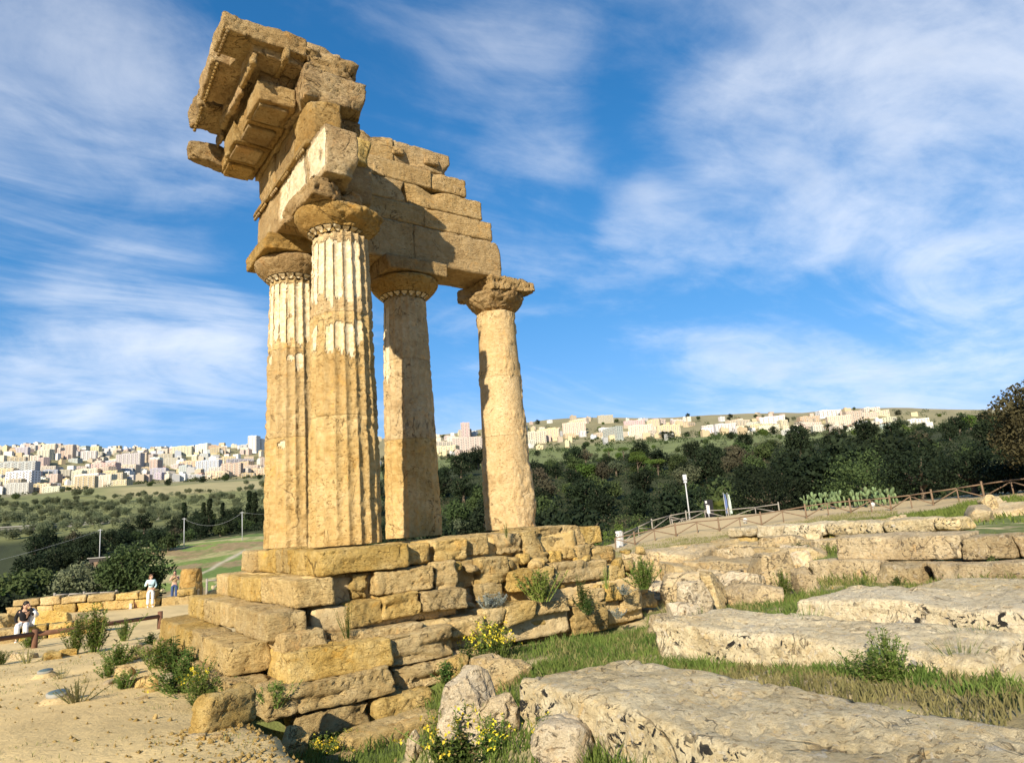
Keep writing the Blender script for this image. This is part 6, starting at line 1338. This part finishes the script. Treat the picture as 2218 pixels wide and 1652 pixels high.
grass_patch('bank_grass', 'rough green grass on the bank below the pole fence', 26000, samp_area(15, 48, -17, 8, -.12, .25, cond=lambda X, Y: (np.hypot(X-CAMP[0], Y-CAMP[1]) > 25) & (np.hypot(X-CAMP[0], Y-CAMP[1]) < 51) & (far_h(X, Y)[2] > 1560)), .34, GRASS, 5, .02)
grass_patch('bank_dry_grass', 'thin dry grass on the ochre bank between the ruins and the pole fence', 16000, samp_area(12, 52, -6, 34, -.05, .3, cond=lambda X, Y: (np.hypot(X-CAMP[0], Y-CAMP[1]) > 21) & (np.hypot(X-CAMP[0], Y-CAMP[1]) < 62) & (far_h(X, Y)[2] > 1290) & (far_h(X, Y)[2] < 1900)), .22, GRASSD, 15, .015)
grass_patch('earth_weeds', 'sparse dry grass blades on the bare ochre earth', 3500, samp_area(-7, -2.3, -4, 14, .16, .7), .06, GRASSD, 6, .004)
# loose pebbles on the earth
Rb = np.random.default_rng(9); V = []; F = []; n0 = 0
for i in range(2300):
    if i >= 1500: x = -2.15-abs(Rb.normal())*.6; y = Rb.uniform(-6.5, -2.6)
    elif i < 900: x = Rb.uniform(-7, -2.2); y = Rb.uniform(-5, 10)
    else: x = Rb.uniform(-2, 8.5); y = Rb.uniform(-9, -1.8)
    s = min(.03, .007*math.exp(abs(Rb.normal())*.8)); b = np.array([[1, 0, 0], [-1, 0, 0], [0, 1, 0], [0, -1, 0], [0, 0, 1], [0, 0, -.6]])*s*Rb.uniform(.6, 1.3, (6, 3)); a = Rb.uniform(0, 6.28); c_, s_ = math.cos(a), math.sin(a); b = b@np.array([[c_, s_, 0], [-s_, c_, 0], [0, 0, 1]])
    V.append(b+np.array([x, y, gz1(x, y)+s*.2])); F += [(n0+p, n0+q, n0+r) for p, q, r in ((0, 2, 4), (2, 1, 4), (1, 3, 4), (3, 0, 4), (2, 0, 5), (1, 2, 5), (3, 1, 5), (0, 3, 5))]; n0 += 6
o = add('pebbles', mesh_from('pebbles', np.concatenate(V), F, SAND, True)); o['kind'] = 'stuff'; o['label'] = 'scattered small pebbles on the earth'; o['category'] = 'pebbles'
# undergrowth between the valley trees, read as one mass
def undergrowth(name, label, n, pxr, rr, mat, seed, size, per, leaf, cond=None):
    R = np.random.default_rng(seed); C = []; rad = []
    px = R.uniform(*pxr, n); r = np.exp(R.uniform(math.log(rr[0]), math.log(rr[1]), n))
    az = np.arctan((px-PW/2)/FPX); X = CAMP[0]+np.cos(YAW-az)*r; Y = CAMP[1]+np.sin(YAW-az)*r
    if cond is not None: ok = cond(px, r); X = X[ok]; Y = Y[ok]
    s = size*R.uniform(.5, 1.3, len(X)); C = np.stack([X, Y, gz(X, Y)+s*.25], 1)
    V, F = leaves(C, s, per, leaf, R, .7, .3); o = add(name, mesh_from(name, V, F, mat, False)); o['kind'] = 'stuff'; o['label'] = label; o['category'] = 'undergrowth'
cl = lambda px, r: ~((px > 1215) & (px < 1420) & (r > 88) & (r < 165)) & ~((px < 1800) & (r < 96))
undergrowth('undergrowth', 'dark evergreen undergrowth filling the wooded valley', 1700, (760, 2340), (94, 350), DARKL, 1, 2.6, 90, .42, cl)
undergrowth('undergrowth', 'mid green scrub scattered through the wooded valley', 420, (920, 2340), (94, 350), MIDL, 2, 2.2, 90, .40, cl)
undergrowth('undergrowth', 'brownish scrub scattered through the wooded valley', 160, (920, 2340), (110, 350), GREYB, 3, 2.4, 90, .40, cl)
undergrowth('undergrowth', 'green scrub in the clearing of the wooded valley', 120, (1200, 1430), (86, 170), BRIGHT, 4, 1.1, 70, .3)
undergrowth('olive_grove_scrub', 'grey-green bushes filling the olive grove on the far slope', 420, (-80, 600), (345, 640), OLIVE, 21, 2.6, 60, .6)
undergrowth('undergrowth', 'dark scrub on the slope below the low wall', 420, (-60, 300), (58, 190), DARKL, 5, 1.7, 80, .35, lambda px, r: (px < 215) | (r < 72))
undergrowth('undergrowth', 'dark scrub under the cypresses and along the fields', 240, (60, 620), (215, 320), DARKL, 6, 2.6, 80, .5, lambda px, r: (px < 330) | (r > 240))
undergrowth('undergrowth', 'grey-green scrub of the sunlit far slope', 700, (920, 2340), (370, 950), OLIVE, 7, 4.2, 50, 1.0)
undergrowth('undergrowth', 'green scrub between the far buildings', 500, (920, 2340), (950, 1900), MIDL, 8, 7.0, 50, 1.8)
undergrowth('undergrowth', 'green gardens between the houses of the hill town', 260, (-40, 600), (1050, 1900), MIDL, 9, 6.0, 50, 1.6)
